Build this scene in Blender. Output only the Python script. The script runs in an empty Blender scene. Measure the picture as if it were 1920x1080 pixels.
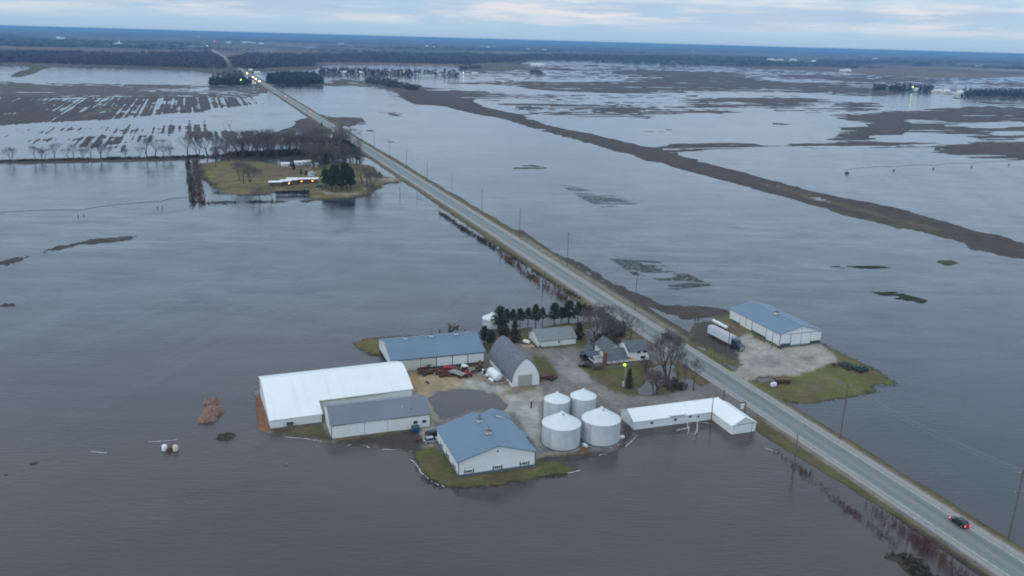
import bpy, math, random
import numpy as np
from mathutils import Vector, Matrix

# ---------------------------------------------------------------- camera, sky, sun, exposure
sc = bpy.context.scene
COL = sc.collection
H = 100.0                                   # height of the drone above the flood
FOC = 1640.0                                # focal length in pixels of a 1920 px wide frame
ROLL = math.atan(53 / 1920)
HC = 465.5 * math.cos(ROLL)
PITCH = math.atan(HC / FOC)
TH = math.radians(20)                       # world X runs along the fields, world Y up the road
_f = Vector((math.sin(TH) * math.cos(PITCH), math.cos(TH) * math.cos(PITCH), -math.sin(PITCH)))
_u = Vector((math.sin(TH) * math.sin(PITCH), math.cos(TH) * math.sin(PITCH), math.cos(PITCH)))
_r = Vector((math.cos(TH), -math.sin(TH), 0))
cr, sr = math.cos(ROLL), math.sin(ROLL)
camd = bpy.data.cameras.new('camera')
cam = bpy.data.objects.new('camera', camd)
COL.objects.link(cam)
cx = _r * cr + _u * sr
cy = _u * cr - _r * sr
cz = -_f
cam.matrix_world = Matrix(((cx.x, cy.x, cz.x, 0), (cx.y, cy.y, cz.y, 0), (cx.z, cy.z, cz.z, H), (0, 0, 0, 1)))
camd.sensor_fit = 'HORIZONTAL'
camd.angle = 2 * math.atan(960 / FOC)
camd.clip_start = 1.0
camd.clip_end = 300000
sc.camera = cam

SUN_EL, SUN_AZ = math.radians(24), math.radians(245)     # azimuth measured clockwise from +Y
world = bpy.data.worlds.new('World')
sc.world = world
world.use_nodes = True
nt = world.node_tree
nt.nodes.clear()


def nn(tree, t, **kw):
    n = tree.nodes.new(t)
    for k, v in kw.items():
        setattr(n, k, v)
    return n


def mth(tree, op, a, b=None, clamp=False):
    n = nn(tree, 'ShaderNodeMath', operation=op, use_clamp=clamp)
    for i, v in enumerate((a, b)):
        if v is None:
            continue
        if isinstance(v, (int, float)):
            n.inputs[i].default_value = v
        else:
            tree.links.new(v, n.inputs[i])
    return n.outputs[0]


def mixc(tree, fac, a, b, blend='MIX'):
    n = nn(tree, 'ShaderNodeMix', data_type='RGBA', blend_type=blend)
    for s, v in ((n.inputs[0], fac), (n.inputs[6], a), (n.inputs[7], b)):
        if isinstance(v, (int, float)):
            s.default_value = v
        elif isinstance(v, tuple):
            s.default_value = (*v[:3], 1)
        else:
            tree.links.new(v, s)
    return n.outputs[2]


def ramp(tree, fac, stops):
    n = nn(tree, 'ShaderNodeValToRGB')
    e = n.color_ramp.elements
    while len(e) < len(stops):
        e.new(0.5)
    for el, (p, c) in zip(e, stops):
        el.position = p
        el.color = (*c[:3], 1) if isinstance(c, tuple) else (c, c, c, 1)
    tree.links.new(fac, n.inputs[0])
    return n.outputs[0]


def noise(tree, vec, scale, detail=3, rough=0.55):
    n = nn(tree, 'ShaderNodeTexNoise')
    n.inputs['Scale'].default_value = scale
    n.inputs['Detail'].default_value = detail
    n.inputs['Roughness'].default_value = rough
    if vec is not None:
        tree.links.new(vec, n.inputs['Vector'])
    return n.outputs[0]


sky = nn(nt, 'ShaderNodeTexSky', sky_type='NISHITA', sun_disc=False)
sky.sun_elevation = SUN_EL
sky.sun_rotation = SUN_AZ
sky.air_density = 1.0
sky.dust_density = 2.0
tc = nn(nt, 'ShaderNodeTexCoord')
sep = nn(nt, 'ShaderNodeSeparateXYZ')
nt.links.new(tc.outputs['Generated'], sep.inputs[0])
el = mth(nt, 'MAXIMUM', sep.outputs[2], 0.0)
az = mth(nt, 'ARCTAN2', sep.outputs[0], sep.outputs[1])
# overcast dome: brighter overhead than at the rim; values are ten times the radiance because the strength is 0.1
dome = ramp(nt, el, [(0.0, (.37, .545, .71)), (0.045, (.45, .615, .78)), (0.11, (.61, .79, 1.0)), (0.5, (.70, .88, 1.06)), (1.0, (.84, .98, 1.06))])
comb = nn(nt, 'ShaderNodeCombineXYZ')
nt.links.new(mth(nt, 'MULTIPLY', az, 5.0), comb.inputs[0])
nt.links.new(mth(nt, 'MULTIPLY', el, 42.0), comb.inputs[1])
n1 = noise(nt, comb.outputs[0], 1.1, 5, 0.6)
comb2 = nn(nt, 'ShaderNodeCombineXYZ')
nt.links.new(mth(nt, 'ADD', mth(nt, 'MULTIPLY', az, 3.2), 7.7), comb2.inputs[0])
nt.links.new(mth(nt, 'MULTIPLY', el, 36.0), comb2.inputs[1])
n2 = noise(nt, comb2.outputs[0], 1.3, 5, 0.6)
low = mth(nt, 'MULTIPLY', ramp(nt, el, [(0.008, 0.0), (0.022, 1.0), (0.09, 1.0), (0.2, 0.3)]), 1.0)
pale = mth(nt, 'MULTIPLY', ramp(nt, n1, [(0.40, 0.0), (0.60, 1.0)]), low)
dark = mth(nt, 'MULTIPLY', ramp(nt, n2, [(0.49, 0.0), (0.6, 0.85)]), low)
band = mth(nt, 'MULTIPLY', ramp(nt, el, [(0.012, 0.0), (0.024, 1.0), (0.05, 0.4), (0.1, 0.0)]), pale)
c1 = mixc(nt, mth(nt, 'MULTIPLY', pale, .8), dome, (.66, .745, .835))
c1 = mixc(nt, mth(nt, 'MULTIPLY', band, 0.6), c1, (.88, .76, .75))
c1 = mixc(nt, dark, c1, (.40, .545, .73))
SKYGAIN = 11.0
sc_ = nn(nt, 'ShaderNodeVectorMath', operation='SCALE')
nt.links.new(c1, sc_.inputs[0])
sc_.inputs['Scale'].default_value = SKYGAIN
allsky = mixc(nt, 0.92, sky.outputs[0], sc_.outputs[0])
bg = nn(nt, 'ShaderNodeBackground')
bg.inputs['Strength'].default_value = 0.1
nt.links.new(allsky, bg.inputs['Color'])
wo = nn(nt, 'ShaderNodeOutputWorld')
nt.links.new(bg.outputs[0], wo.inputs[0])

sund = bpy.data.lights.new('sun', 'SUN')
sund.energy = 0.5
sund.angle = math.radians(25)
sund.color = (1.0, .96, .92)
sun = bpy.data.objects.new('sun', sund)
COL.objects.link(sun)
sd = Vector((math.sin(SUN_AZ) * math.cos(SUN_EL), math.cos(SUN_AZ) * math.cos(SUN_EL), math.sin(SUN_EL)))
sun.rotation_euler = sd.to_track_quat('Z', 'Y').to_euler()

sc.view_settings.view_transform = 'Standard'
sc.view_settings.look = 'None'
sc.view_settings.exposure = 0.0
sc.view_settings.gamma = 1.0
sc.render.engine = 'CYCLES'
sc.cycles.use_denoising = True
sc.cycles.max_bounces = 5
sc.cycles.diffuse_bounces = 2
sc.cycles.glossy_bounces = 3
sc.cycles.volume_bounces = 0
sc.cycles.sample_clamp_indirect = 3.0
sc.cycles.filter_width = 1.9

# ---------------------------------------------------------------- helpers
TS, TCO = math.sin(TH), math.cos(TH)


def ray(px, py):
    u, v = px - 960, py - 540
    uu, vv = u * cr + v * sr, -u * sr + v * cr
    return (_r.x * uu - _u.x * vv + _f.x * FOC, _r.y * uu - _u.y * vv + _f.y * FOC, -_u.z * vv + _f.z * FOC)


def G(px, py, z=0.0):
    """the place on the flat land that shows at this pixel of the 1920 px photograph"""
    d = ray(px, py)
    t = (z - H) / d[2]
    return d[0] * t, d[1] * t


def mat(name, color, rough=0.8, metal=0.0, var=0.12, vscale=0.6, ribs=None, stain=None, spec=0.3):
    m = bpy.data.materials.new(name)
    m.use_nodes = True
    t = m.node_tree
    b = t.nodes['Principled BSDF']
    b.inputs['Roughness'].default_value = rough
    b.inputs['Metallic'].default_value = metal
    b.inputs['Specular IOR Level'].default_value = spec
    tcn = nn(t, 'ShaderNodeTexCoord')
    oc = tcn.outputs['Object']
    col = color
    if var:
        n = noise(t, oc, vscale, 4)
        lo = tuple(c * (1 - var) for c in color)
        hi = tuple(min(1, c * (1 + var)) for c in color)
        f = ramp(t, n, [(0.3, 0.0), (0.7, 1.0)])
        col = mixc(t, f, lo, hi)
    if stain:
        scol, sscale, lo_, hi_, amt = stain
        mp = nn(t, 'ShaderNodeMapping')
        mp.inputs['Scale'].default_value = sscale
        t.links.new(oc, mp.inputs['Vector'])
        f2 = ramp(t, noise(t, mp.outputs[0], 1.0, 4), [(lo_, 0.0), (hi_, amt)])
        col = mixc(t, f2, col, scol)
    if isinstance(col, tuple):
        b.inputs['Base Color'].default_value = (*col, 1)
    else:
        t.links.new(col, b.inputs['Base Color'])
    if ribs:
        axis, period, depth = ribs
        s = nn(t, 'ShaderNodeSeparateXYZ')
        t.links.new(oc, s.inputs[0])
        w = mth(t, 'SINE', mth(t, 'MULTIPLY', s.outputs[axis], 2 * math.pi / period))
        w = ramp(t, w, [(0.4, 0.0), (1.0, 1.0)])
        bp = nn(t, 'ShaderNodeBump')
        bp.inputs['Strength'].default_value = 0.5
        bp.inputs['Distance'].default_value = depth
        t.links.new(w, bp.inputs['Height'])
        t.links.new(bp.outputs[0], b.inputs['Normal'])
    return m


def emit(name, color, strength):
    m = bpy.data.materials.new(name)
    m.use_nodes = True
    b = m.node_tree.nodes['Principled BSDF']
    b.inputs['Base Color'].default_value = (*color, 1)
    b.inputs['Emission Color'].default_value = (*color, 1)
    b.inputs['Emission Strength'].default_value = strength
    return m


def lin(r, g, b):
    f = lambda c: (c / 255 / 12.92) if c / 255 <= .04045 else ((c / 255 + .055) / 1.055) ** 2.4
    return (f(r), f(g), f(b))


class MB:
    def __init__(s):
        s.v, s.f = [], []

    def add(s, vs, fs):
        o = len(s.v)
        s.v += [tuple(v) for v in vs]
        s.f += [tuple(i + o for i in f) for f in fs]
        return s

    def box(s, x0, x1, y0, y1, z0, z1):
        return s.add([(x0, y0, z0), (x1, y0, z0), (x1, y1, z0), (x0, y1, z0), (x0, y0, z1), (x1, y0, z1), (x1, y1, z1), (x0, y1, z1)],
                     [(0, 3, 2, 1), (4, 5, 6, 7), (0, 1, 5, 4), (1, 2, 6, 5), (2, 3, 7, 6), (3, 0, 4, 7)])

    def taper(s, b, t, z0, z1):
        x0, x1, y0, y1 = b
        X0, X1, Y0, Y1 = t
        return s.add([(x0, y0, z0), (x1, y0, z0), (x1, y1, z0), (x0, y1, z0), (X0, Y0, z1), (X1, Y0, z1), (X1, Y1, z1), (X0, Y1, z1)],
                     [(0, 3, 2, 1), (4, 5, 6, 7), (0, 1, 5, 4), (1, 2, 6, 5), (2, 3, 7, 6), (3, 0, 4, 7)])

    def prism(s, prof, lo, hi, axis='x'):
        """closed outline (p, z) swept along an axis"""
        n = len(prof)
        if axis == 'x':
            vs = [(lo, p, z) for p, z in prof] + [(hi, p, z) for p, z in prof]
        else:
            vs = [(p, lo, z) for p, z in prof] + [(p, hi, z) for p, z in prof]
        fs = [tuple(range(n))[::-1], tuple(range(n, 2 * n))] + [(i, (i + 1) % n, n + (i + 1) % n, n + i) for i in range(n)]
        return s.add(vs, fs)

    def tube(s, p0, p1, r0, r1=None, n=6, cap=True):
        r1 = r0 if r1 is None else r1
        p0, p1 = Vector(p0), Vector(p1)
        d = (p1 - p0)
        if d.length < 1e-6:
            return s
        q = d.to_track_quat('Z', 'Y')
        vs = []
        for p, r in ((p0, r0), (p1, r1)):
            for i in range(n):
                a = 2 * math.pi * i / n
                vs.append(p + q @ Vector((r * math.cos(a), r * math.sin(a), 0)))
        fs = [(i, (i + 1) % n, n + (i + 1) % n, n + i) for i in range(n)]
        if cap:
            fs += [tuple(range(n))[::-1], tuple(range(n, 2 * n))]
        return s.add(vs, fs)

    def lathe(s, prof, n=24, c=(0, 0, 0), axis='z'):
        vs, fs = [], []
        for r, z in prof:
            for i in range(n):
                a = 2 * math.pi * i / n
                if axis == 'z':
                    vs.append((c[0] + r * math.cos(a), c[1] + r * math.sin(a), c[2] + z))
                elif axis == 'y':
                    vs.append((c[0] + r * math.cos(a), c[1] + z, c[2] + r * math.sin(a)))
                else:
                    vs.append((c[0] + z, c[1] + r * math.cos(a), c[2] + r * math.sin(a)))
        for k in range(len(prof) - 1):
            for i in range(n):
                j = (i + 1) % n
                fs.append((k * n + i, k * n + j, (k + 1) * n + j, (k + 1) * n + i))
        fs += [tuple(range(n))[::-1], tuple(range((len(prof) - 1) * n, len(prof) * n))]
        return s.add(vs, fs)

    def build(s, name, m, parent=None, loc=None, smooth=False):
        me = bpy.data.meshes.new(name)
        me.from_pydata(s.v, [], s.f)
        me.materials.append(m)
        if smooth:
            me.polygons.foreach_set('use_smooth', [True] * len(me.polygons))
        me.update()
        o = bpy.data.objects.new(name, me)
        COL.objects.link(o)
        if parent:
            o.parent = parent
        if loc:
            o.location = loc
        return o


def npmesh(name, V, F, m, parent=None, smooth=False, col=None):
    me = bpy.data.meshes.new(name)
    k = F.shape[1]
    me.vertices.add(len(V))
    me.vertices.foreach_set('co', np.ascontiguousarray(V, dtype=np.float32).ravel())
    me.loops.add(F.size)
    me.loops.foreach_set('vertex_index', np.ascontiguousarray(F, dtype=np.int32).ravel())
    me.polygons.add(len(F))
    me.polygons.foreach_set('loop_start', np.arange(0, F.size, k, dtype=np.int32))
    if smooth:
        me.polygons.foreach_set('use_smooth', np.ones(len(F), dtype=bool))
    if col is not None:
        at = me.color_attributes.new('cover', 'FLOAT_COLOR', 'POINT')
        at.data.foreach_set('color', np.hstack([col, np.ones((len(col), 1))]).astype(np.float32).ravel())
    me.materials.append(m)
    me.update(calc_edges=True)
    me.validate()
    o = bpy.data.objects.new(name, me)
    COL.objects.link(o)
    if parent:
        o.parent = parent
    return o


def tag(o, label=None, cat=None, group=None, kind=None):
    if label:
        o['label'] = label
    if cat:
        o['category'] = cat
    if group:
        o['group'] = group
    if kind:
        o['kind'] = kind
    return o


def thing(name, label, cat, loc=(0, 0, 0), rz=0.0, group=None):
    o = bpy.data.objects.new(name, None)
    COL.objects.link(o)
    o.empty_display_size = 0.5
    o.location = loc if len(loc) == 3 else (*loc, 0)
    o.rotation_euler = (0, 0, rz)
    return tag(o, label, cat, group)


def dup(root, loc, rz=0.0, s=1.0, label=None, group=None):
    r = root.copy()
    COL.objects.link(r)
    r.location = loc if len(loc) == 3 else (*loc, 0)
    r.rotation_euler = (0, 0, rz)
    r.scale = s if isinstance(s, tuple) else (s, s, s)
    if label:
        r['label'] = label
    if group:
        r['group'] = group
    for ch in list(root.children):
        c = ch.copy()
        COL.objects.link(c)
        c.parent = r
        for g in list(ch.children):
            d = g.copy()
            COL.objects.link(d)
            d.parent = c
    return r


def ihash(ix, iy, seed):
    h = (ix * 374761393 + iy * 668265263 + seed * 974634777) & 0xffffffff
    h = ((h ^ (h >> 13)) * 1274126177) & 0xffffffff
    return ((h ^ (h >> 16)) & 0xffffff) / float(0xffffff)


def vn(x, y, seed=0):
    ix, iy = np.floor(x).astype(np.int64), np.floor(y).astype(np.int64)
    fx, fy = x - ix, y - iy
    fx, fy = fx * fx * (3 - 2 * fx), fy * fy * (3 - 2 * fy)
    a, b = ihash(ix, iy, seed), ihash(ix + 1, iy, seed)
    c, d = ihash(ix, iy + 1, seed), ihash(ix + 1, iy + 1, seed)
    return (a + (b - a) * fx) * (1 - fy) + (c + (d - c) * fx) * fy


def fbm(x, y, seed=0, oct=4):
    s, amp, tot = 0.0, 1.0, 0.0
    for k in range(oct):
        s = s + amp * vn(x * 2 ** k + 17.3 * k, y * 2 ** k - 9.1 * k, seed + k)
        tot += amp
        amp *= 0.55
    return s / tot


# ---------------------------------------------------------------- land and water
SOIL, SOILD = (.105, .080, .070), (.072, .056, .050)
GRASS, GRASSD, OLIVE = (.115, .110, .030), (.055, .062, .030), (.150, .125, .055)
GRAVEL, CONC, TAN, ORANGE, DRIVE = (.30, .265, .225), (.36, .35, .315), (.36, .26, .16), (.30, .135, .065), (.185, .165, .15)
FLOOR = (.075, .062, .055)
RC, RL, RR = 149.6, 144.0, 155.4             # centre and edges of the road in world X

def bend(b):
    """how far the road drifts left of a straight line, in metres"""
    b = np.asarray(b, float)
    return -.0085 * np.clip(b - 430, 0, 2100) - .0035 * np.clip(b - 2530, 0, None)


_d = np.concatenate([np.array([2.7, 3.3, 4.0, 4.6]), np.arange(5, 70, 0.5), np.arange(70, 420, 1.0), np.arange(420, 1180, 1.6)])
_uu = np.arange(-1180, 1181, 2.0)
UU, DD = np.meshgrid(_uu, _d)
VV = DD - HC
PX = 960 + UU * cr - VV * sr
PY = 540 + UU * sr + VV * cr
dx = _r.x * UU - _u.x * VV + _f.x * FOC
dy = _r.y * UU - _u.y * VV + _f.y * FOC
dz = -_u.z * VV + _f.z * FOC
tt = -H / dz
AX, AY = dx * tt, dy * tt
DIST = np.hypot(AX, AY)
# ragged outlines: every traced outline is read through a slightly shaken copy of the land
amp = np.clip(DD / 330.0, 0.12, 1.0)
WX = PX + (fbm(PX / 16, PY / 5 + 3, 11, 3) - .5) * 20 * amp + (fbm(PX / 4, PY / 2.2, 12, 2) - .5) * 6 * amp
WY = PY + (fbm(PX / 16 + 40, PY / 5, 13, 3) - .5) * 7 * amp + (fbm(PX / 4, PY / 2.2 + 9, 14, 2) - .5) * 3 * amp
SX = PX + (fbm(PX / 5, PY / 3 + 3, 15, 2) - .5) * 5
SY = PY + (fbm(PX / 5 + 40, PY / 3, 16, 2) - .5) * 3
HGT = np.full(PX.shape, -1.0)
COLR = np.zeros(PX.shape + (3,))
COLR[:] = SOIL
CLS = np.zeros(PX.shape, dtype=np.int8)      # 0 ground 1 lawn 2 gravel yard 3 driveway 4 verge
ROWS = np.zeros(PX.shape)                     # how strongly the plough rows show
WET = np.zeros(PX.shape)                      # ragged noise weight


def inside(poly, X, Y):
    p = np.array(poly, float)
    x0, y0, x1, y1 = p[:, 0].min(), p[:, 1].min(), p[:, 0].max(), p[:, 1].max()
    m = (X >= x0) & (X <= x1) & (Y >= y0) & (Y <= y1)
    idx = np.nonzero(m)
    xs, ys = X[idx], Y[idx]
    r = np.zeros(xs.shape, bool)
    j = len(p) - 1
    for i in range(len(p)):
        xi, yi, xj, yj = p[i, 0], p[i, 1], p[j, 0], p[j, 1]
        if yi != yj:
            r ^= ((yi > ys) != (yj > ys)) & (xs < (xj - xi) * (ys - yi) / (yj - yi) + xi)
        j = i
    out = np.zeros(X.shape, bool)
    out[idx] = r
    return out


def land(poly, color=SOIL, h=1.0, cls=0, rows=0.0, wet=0.35, sharp=False):
    m = inside(poly, SX, SY) if sharp else inside(poly, WX, WY)
    HGT[m] = h
    if color is not None:
        COLR[m] = color
        CLS[m] = cls
    ROWS[m] = rows
    WET[m] = wet


def water(poly, sharp=False, h=-1.0):
    land(poly, None, h, 0, 0.0, 0.1, sharp)


def stroke(pts, w, color=SOIL, h=1.0, cls=0, wet=0.35, rows=0.0):
    """a strip of land w pixels high along a traced line"""
    up = [(x, y - w / 2) for x, y in pts]
    dn = [(x, y + w / 2) for x, y in pts]
    land(up + dn[::-1], color, h, cls, rows, wet)


# far land up to the horizon
land([(-400, -40), (2400, 40), (2400, 160), (1920, 143), (1830, 147), (1700, 143), (1560, 135), (1440, 129), (1330, 123), (1240, 119), (1100, 111),
      (985, 117), (870, 124), (790, 127), (600, 125), (590, 133), (400, 133), (0, 121), (-400, 116)], (.12, .088, .066), 1.0, wet=.15)
farn = fbm(AX / 900, AY / 700, 31, 3)
farn2 = vn(AX / 420 + 5, AY / 800, 33)
far = DD < 62
fld = far & (farn > .55)
COLR[fld] = (.20, .145, .10)
fld = far & (farn < .40)
COLR[fld] = (.055, .05, .045)
fld = far & (farn2 > .82) & (DD > 18)
COLR[fld] = (.30, .25, .20)
fld = far & (farn2 < .16) & (farn > .45)
COLR[fld] = (.10, .115, .05)
for p in ([(595, 120), (700, 121), (840, 124), (868, 126), (868, 130), (750, 128), (595, 125)], [(985, 111), (1090, 116), (1090, 120), (985, 114)],
          [(1095, 112), (1265, 116), (1270, 123), (1150, 124), (1095, 116)], [(1230, 124), (1320, 125), (1450, 130), (1450, 137), (1300, 137), (1225, 131)],
          [(1555, 122), (1620, 124), (1618, 127), (1555, 126)], [(250, 85), (310, 84), (388, 86), (390, 92), (300, 94), (250, 90)],
          [(0, 83), (120, 84), (215, 86), (215, 89), (100, 88), (0, 87)], [(1750, 147), (1920, 146), (2100, 150), (2100, 168), (1900, 168), (1740, 164)],
          [(530, 87), (620, 87), (620, 90), (560, 90)], [(600, 132), (700, 130), (760, 136), (700, 140), (640, 146), (600, 142)], [(1330, 114), (1440, 116), (1440, 118), (1340, 117)]):
    water(p)
# fields right of the road
land([(868, 121), (1060, 120), (1240, 122), (1450, 130), (1700, 144), (1930, 150), (2150, 158), (2150, 212), (1930, 203), (1700, 178), (1440, 146), (1240, 152), (1000, 150), (860, 150)], (.10, .078, .066), -.42, wet=.42)
land([(870, 176), (1240, 176), (1500, 182), (1700, 200), (1560, 214), (1400, 205), (1240, 220), (1060, 222), (960, 205)], (.10, .076, .066), -.55, wet=.40)
land([(790, 153), (860, 152), (940, 152), (1060, 155), (1240, 152), (1240, 142), (1310, 139), (1370, 141), (1440, 150), (1560, 158), (1620, 166), (1690, 178), (1640, 181),
      (1500, 173), (1340, 172), (1240, 174), (1100, 173), (1000, 167), (960, 160), (860, 158)])
land([(757, 160), (800, 165), (880, 168), (960, 174), (975, 178), (900, 183), (870, 186), (800, 178)])
land([(760, 158), (808, 173), (864, 182), (914, 202), (978, 216), (1034, 237), (1091, 248), (1141, 258), (1197, 271), (1261, 287), (1346, 311), (1438, 336), (1516, 357),
      (1612, 375), (1683, 391), (1750, 409), (1807, 425), (1862, 440), (1920, 455), (2100, 500), (2100, 530), (1920, 484), (1896, 483), (1874, 477), (1849, 472), (1827, 469),
      (1818, 462), (1786, 448), (1736, 437), (1683, 427), (1612, 411), (1541, 391), (1467, 368), (1389, 347), (1304, 324), (1240, 306), (1204, 300), (1190, 290), (1144, 283),
      (1127, 276), (1056, 257), (1003, 241), (950, 226), (932, 219), (879, 212), (822, 197), (772, 197), (751, 178)], (.088, .064, .054), wet=.07)
stroke([(1786, 447), (1736, 435), (1683, 425), (1612, 409), (1541, 389)], 5, (.095, .09, .035))
stroke([(1430, 345), (1560, 380), (1680, 412), (1760, 432)], 6, (.14, .10, .055))
stroke([(1144, 281), (1056, 255), (1003, 239)], 3, (.085, .08, .035))
land([(1240, 272), (1300, 270), (1410, 269), (1440, 274), (1540, 267), (1560, 259), (1575, 252), (1660, 255), (1690, 262), (1710, 268), (1760, 271), (1825, 264), (1930, 262), (1930, 302),
      (1863, 297), (1800, 294), (1738, 287), (1770, 277), (1700, 277), (1500, 279), (1400, 281), (1300, 284), (1240, 285)], (.095, .072, .062))
land([(1540, 216), (1660, 209), (1790, 202), (1860, 199), (1930, 205), (2100, 215), (2100, 300), (1930, 302), (1930, 262), (1870, 262), (1835, 258), (1770, 250), (1690, 245), (1640, 232),
      (1610, 226)], (.098, .075, .066))
for p in ([(1665, 222), (1790, 224), (1800, 230), (1700, 231)], [(1790, 232), (1890, 226), (2000, 232), (1860, 243), (1800, 238)], [(1840, 250), (2000, 246), (2000, 255), (1860, 256)],
          [(1615, 254), (1740, 249), (1830, 264), (1800, 270), (1700, 270), (1640, 262)]):
    water(p)
stroke([(1440, 278), (1480, 276), (1520, 277)], 3, (.22, .16, .09))
stroke([(1690, 265), (1800, 272), (1920, 268)], 3, (.11, .085, .05))
land([(1275, 180), (1370, 181), (1500, 180), (1515, 186), (1530, 195), (1480, 203), (1440, 200), (1380, 191), (1350, 187)])
land([(1270, 188), (1310, 187), (1340, 190), (1390, 196), (1370, 203), (1310, 202)])
land([(1310, 207), (1340, 209), (1400, 211), (1432, 214), (1420, 217), (1340, 215)])
land([(1560, 197), (1600, 192), (1650, 192), (1640, 198), (1600, 206), (1570, 204)])
stroke([(1390, 197), (1480, 206), (1580, 222), (1658, 239)], 2.6)
land([(1573, 240), (1620, 238), (1660, 243), (1700, 243), (1690, 252), (1600, 254), (1575, 250)], (.085, .07, .052))
land([(1160, 134), (1240, 132), (1300, 135), (1380, 136), (1380, 142), (1240, 143), (1180, 141)])
land([(865, 122), (930, 119), (1000, 121), (990, 128), (950, 133), (865, 131)], (.13, .10, .07))
land([(1438, 137), (1580, 145), (1770, 149), (1800, 154), (1600, 152), (1450, 143)])
land([(1020, 128), (1160, 128), (1160, 131), (1020, 132)], wet=.9, h=.3)
land([(650, 146), (700, 150), (760, 153), (790, 160), (757, 175), (720, 168), (690, 162), (600, 162), (500, 160), (500, 168), (430, 166), (480, 156), (590, 158)], (.11, .085, .068))
for p, c in (([(1436, 241), (1481, 239), (1486, 243), (1450, 245)], GRASSD), ([(1449, 231), (1488, 230), (1486, 233), (1452, 234)], GRASSD), ([(1180, 244), (1268, 241), (1268, 246), (1200, 247)], GRASSD),
             ([(963, 200), (1020, 201), (1020, 208), (975, 209)], SOIL), ([(1112, 193), (1176, 196), (1176, 202), (1130, 201)], SOIL), ([(940, 305), (1015, 311), (1030, 316), (960, 315)], GRASSD),
             ([(698, 208), (740, 209), (765, 214), (740, 218), (712, 215)], (.07, .062, .048)), ([(750, 283), (790, 287), (780, 290)], GRASSD), ([(935, 196), (1100, 203), (1235, 206), (1235, 210), (1060, 209)], SOIL)):
    land(p, c, .15, wet=.9)
for pts, w, c in (([(960, 181), (1226, 182), (1340, 178)], 1.6, SOILD), ([(980, 213), (1215, 214)], 2, GRASSD), ([(1105, 221), (1222, 221)], 2, GRASSD), ([(1176, 253), (1335, 253)], 1.5, GRASSD),
                  ([(590, 216), (870, 219), (1000, 222)], 1.3, SOILD), ([(560, 179), (760, 181)], 1.5, SOILD), ([(880, 284), (960, 286), (1050, 284)], 1.2, GRASSD)):
    stroke(pts, w, c, .6, wet=.5)
MARSH = []
for p in ([(1056, 348), (1090, 353), (1130, 364), (1218, 379), (1130, 387), (1100, 375)], [(1150, 488), (1230, 492), (1280, 513), (1322, 533), (1250, 541), (1200, 522)],
          [(1618, 538), (1660, 543), (1732, 562), (1725, 567), (1660, 556)], [(1560, 500), (1640, 499), (1660, 502), (1580, 505)]):
    MARSH.append(p)
land([(1745, 490), (1775, 487), (1806, 493), (1780, 497)], (.085, .082, .03))
# brown strips along the right side of the road
land([(605, 219), (677, 219), (684, 230), (702, 248), (755, 271), (740, 273), (712, 258), (677, 240), (650, 234), (640, 240)])
land([(905, 402), (941, 420), (1000, 451), (990, 452), (930, 424)], SOILD)
land([(1008, 462), (1040, 474), (1087, 492), (1150, 530), (1240, 570), (1330, 576), (1366, 578), (1366, 600), (1330, 606), (1300, 602), (1230, 582), (1140, 530), (1060, 488)], (.085, .065, .058), wet=.5)
# fields left of the road
land([(-400, 160), (0, 121 + 19), (40, 131), (75, 123), (80, 125), (50, 134), (0, 143), (-400, 175)], OLIVE, wet=.06)
land([(-400, 190), (0, 151), (50, 136), (100, 121), (106, 122), (70, 138), (20, 152), (-400, 205)], (.13, .105, .065), wet=.06)
land([(145, 124), (250, 128), (370, 133), (400, 140), (440, 143), (480, 137), (440, 129), (300, 125)], (.11, .085, .066))
land([(-400, 158), (0, 155), (180, 157), (300, 159), (395, 161), (430, 158), (500, 166), (500, 179), (420, 182), (0, 181), (-400, 182)], (.14, .112, .095), .55, wet=.75)  # the right end draws reflected trees as brown land
land([(-400, 186), (0, 183), (180, 184), (285, 183), (480, 183), (510, 193), (420, 203), (365, 211), (310, 213), (245, 222), (145, 227), (0, 234), (-400, 240)], (.092, .068, .060), .75, rows=1.0)
stroke([(155, 220), (190, 208), (225, 201)], 3, (.19, .135, .08), 1.0)
land([(475, 250), (520, 248), (560, 233), (545, 228), (580, 220), (612, 232), (645, 250), (640, 262), (480, 256)], (.095, .07, .062))
land([(-300, 262), (0, 240), (260, 224), (430, 212), (540, 212), (540, 240), (470, 262), (340, 290), (-300, 300)], SOIL, -.62, rows=.68, wet=.25)
for p in ([(30, 266), (100, 258), (105, 265), (60, 270)], [(125, 262), (165, 256), (230, 256), (230, 268), (150, 277)], [(250, 254), (285, 254), (290, 264), (255, 268)],
          [(350, 247), (475, 246), (475, 262), (430, 268), (360, 262)], [(60, 246), (85, 246), (85, 249), (62, 249)]):
    land(p, (.085, .066, .056), .35, rows=1.6)
stroke([(-300, 310), (0, 303), (345, 296), (470, 291), (640, 283)], 5.5, (.075, .058, .048))
stroke([(0, 307), (160, 304), (340, 300)], 3, (.10, .075, .062))
for p in ([(0, 489), (50, 480), (112, 461), (175, 447), (255, 442), (250, 446), (225, 454), (150, 461), (75, 476), (15, 498), (-60, 508), (-60, 495)], [(-40, 577), (20, 568), (55, 565), (50, 570), (0, 578)],
          [(9, 880), (40, 870), (80, 864), (70, 871), (30, 881)], [(-40, 893), (0, 889), (24, 885), (15, 893), (-30, 899)], [(10, 432), (60, 426), (40, 430)]):
    land(p, (.085, .066, .058), .55, wet=.75)
stroke([(-20, 437), (20, 432), (55, 426)], 2.5, SOIL, -.1, wet=1.0)
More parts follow.
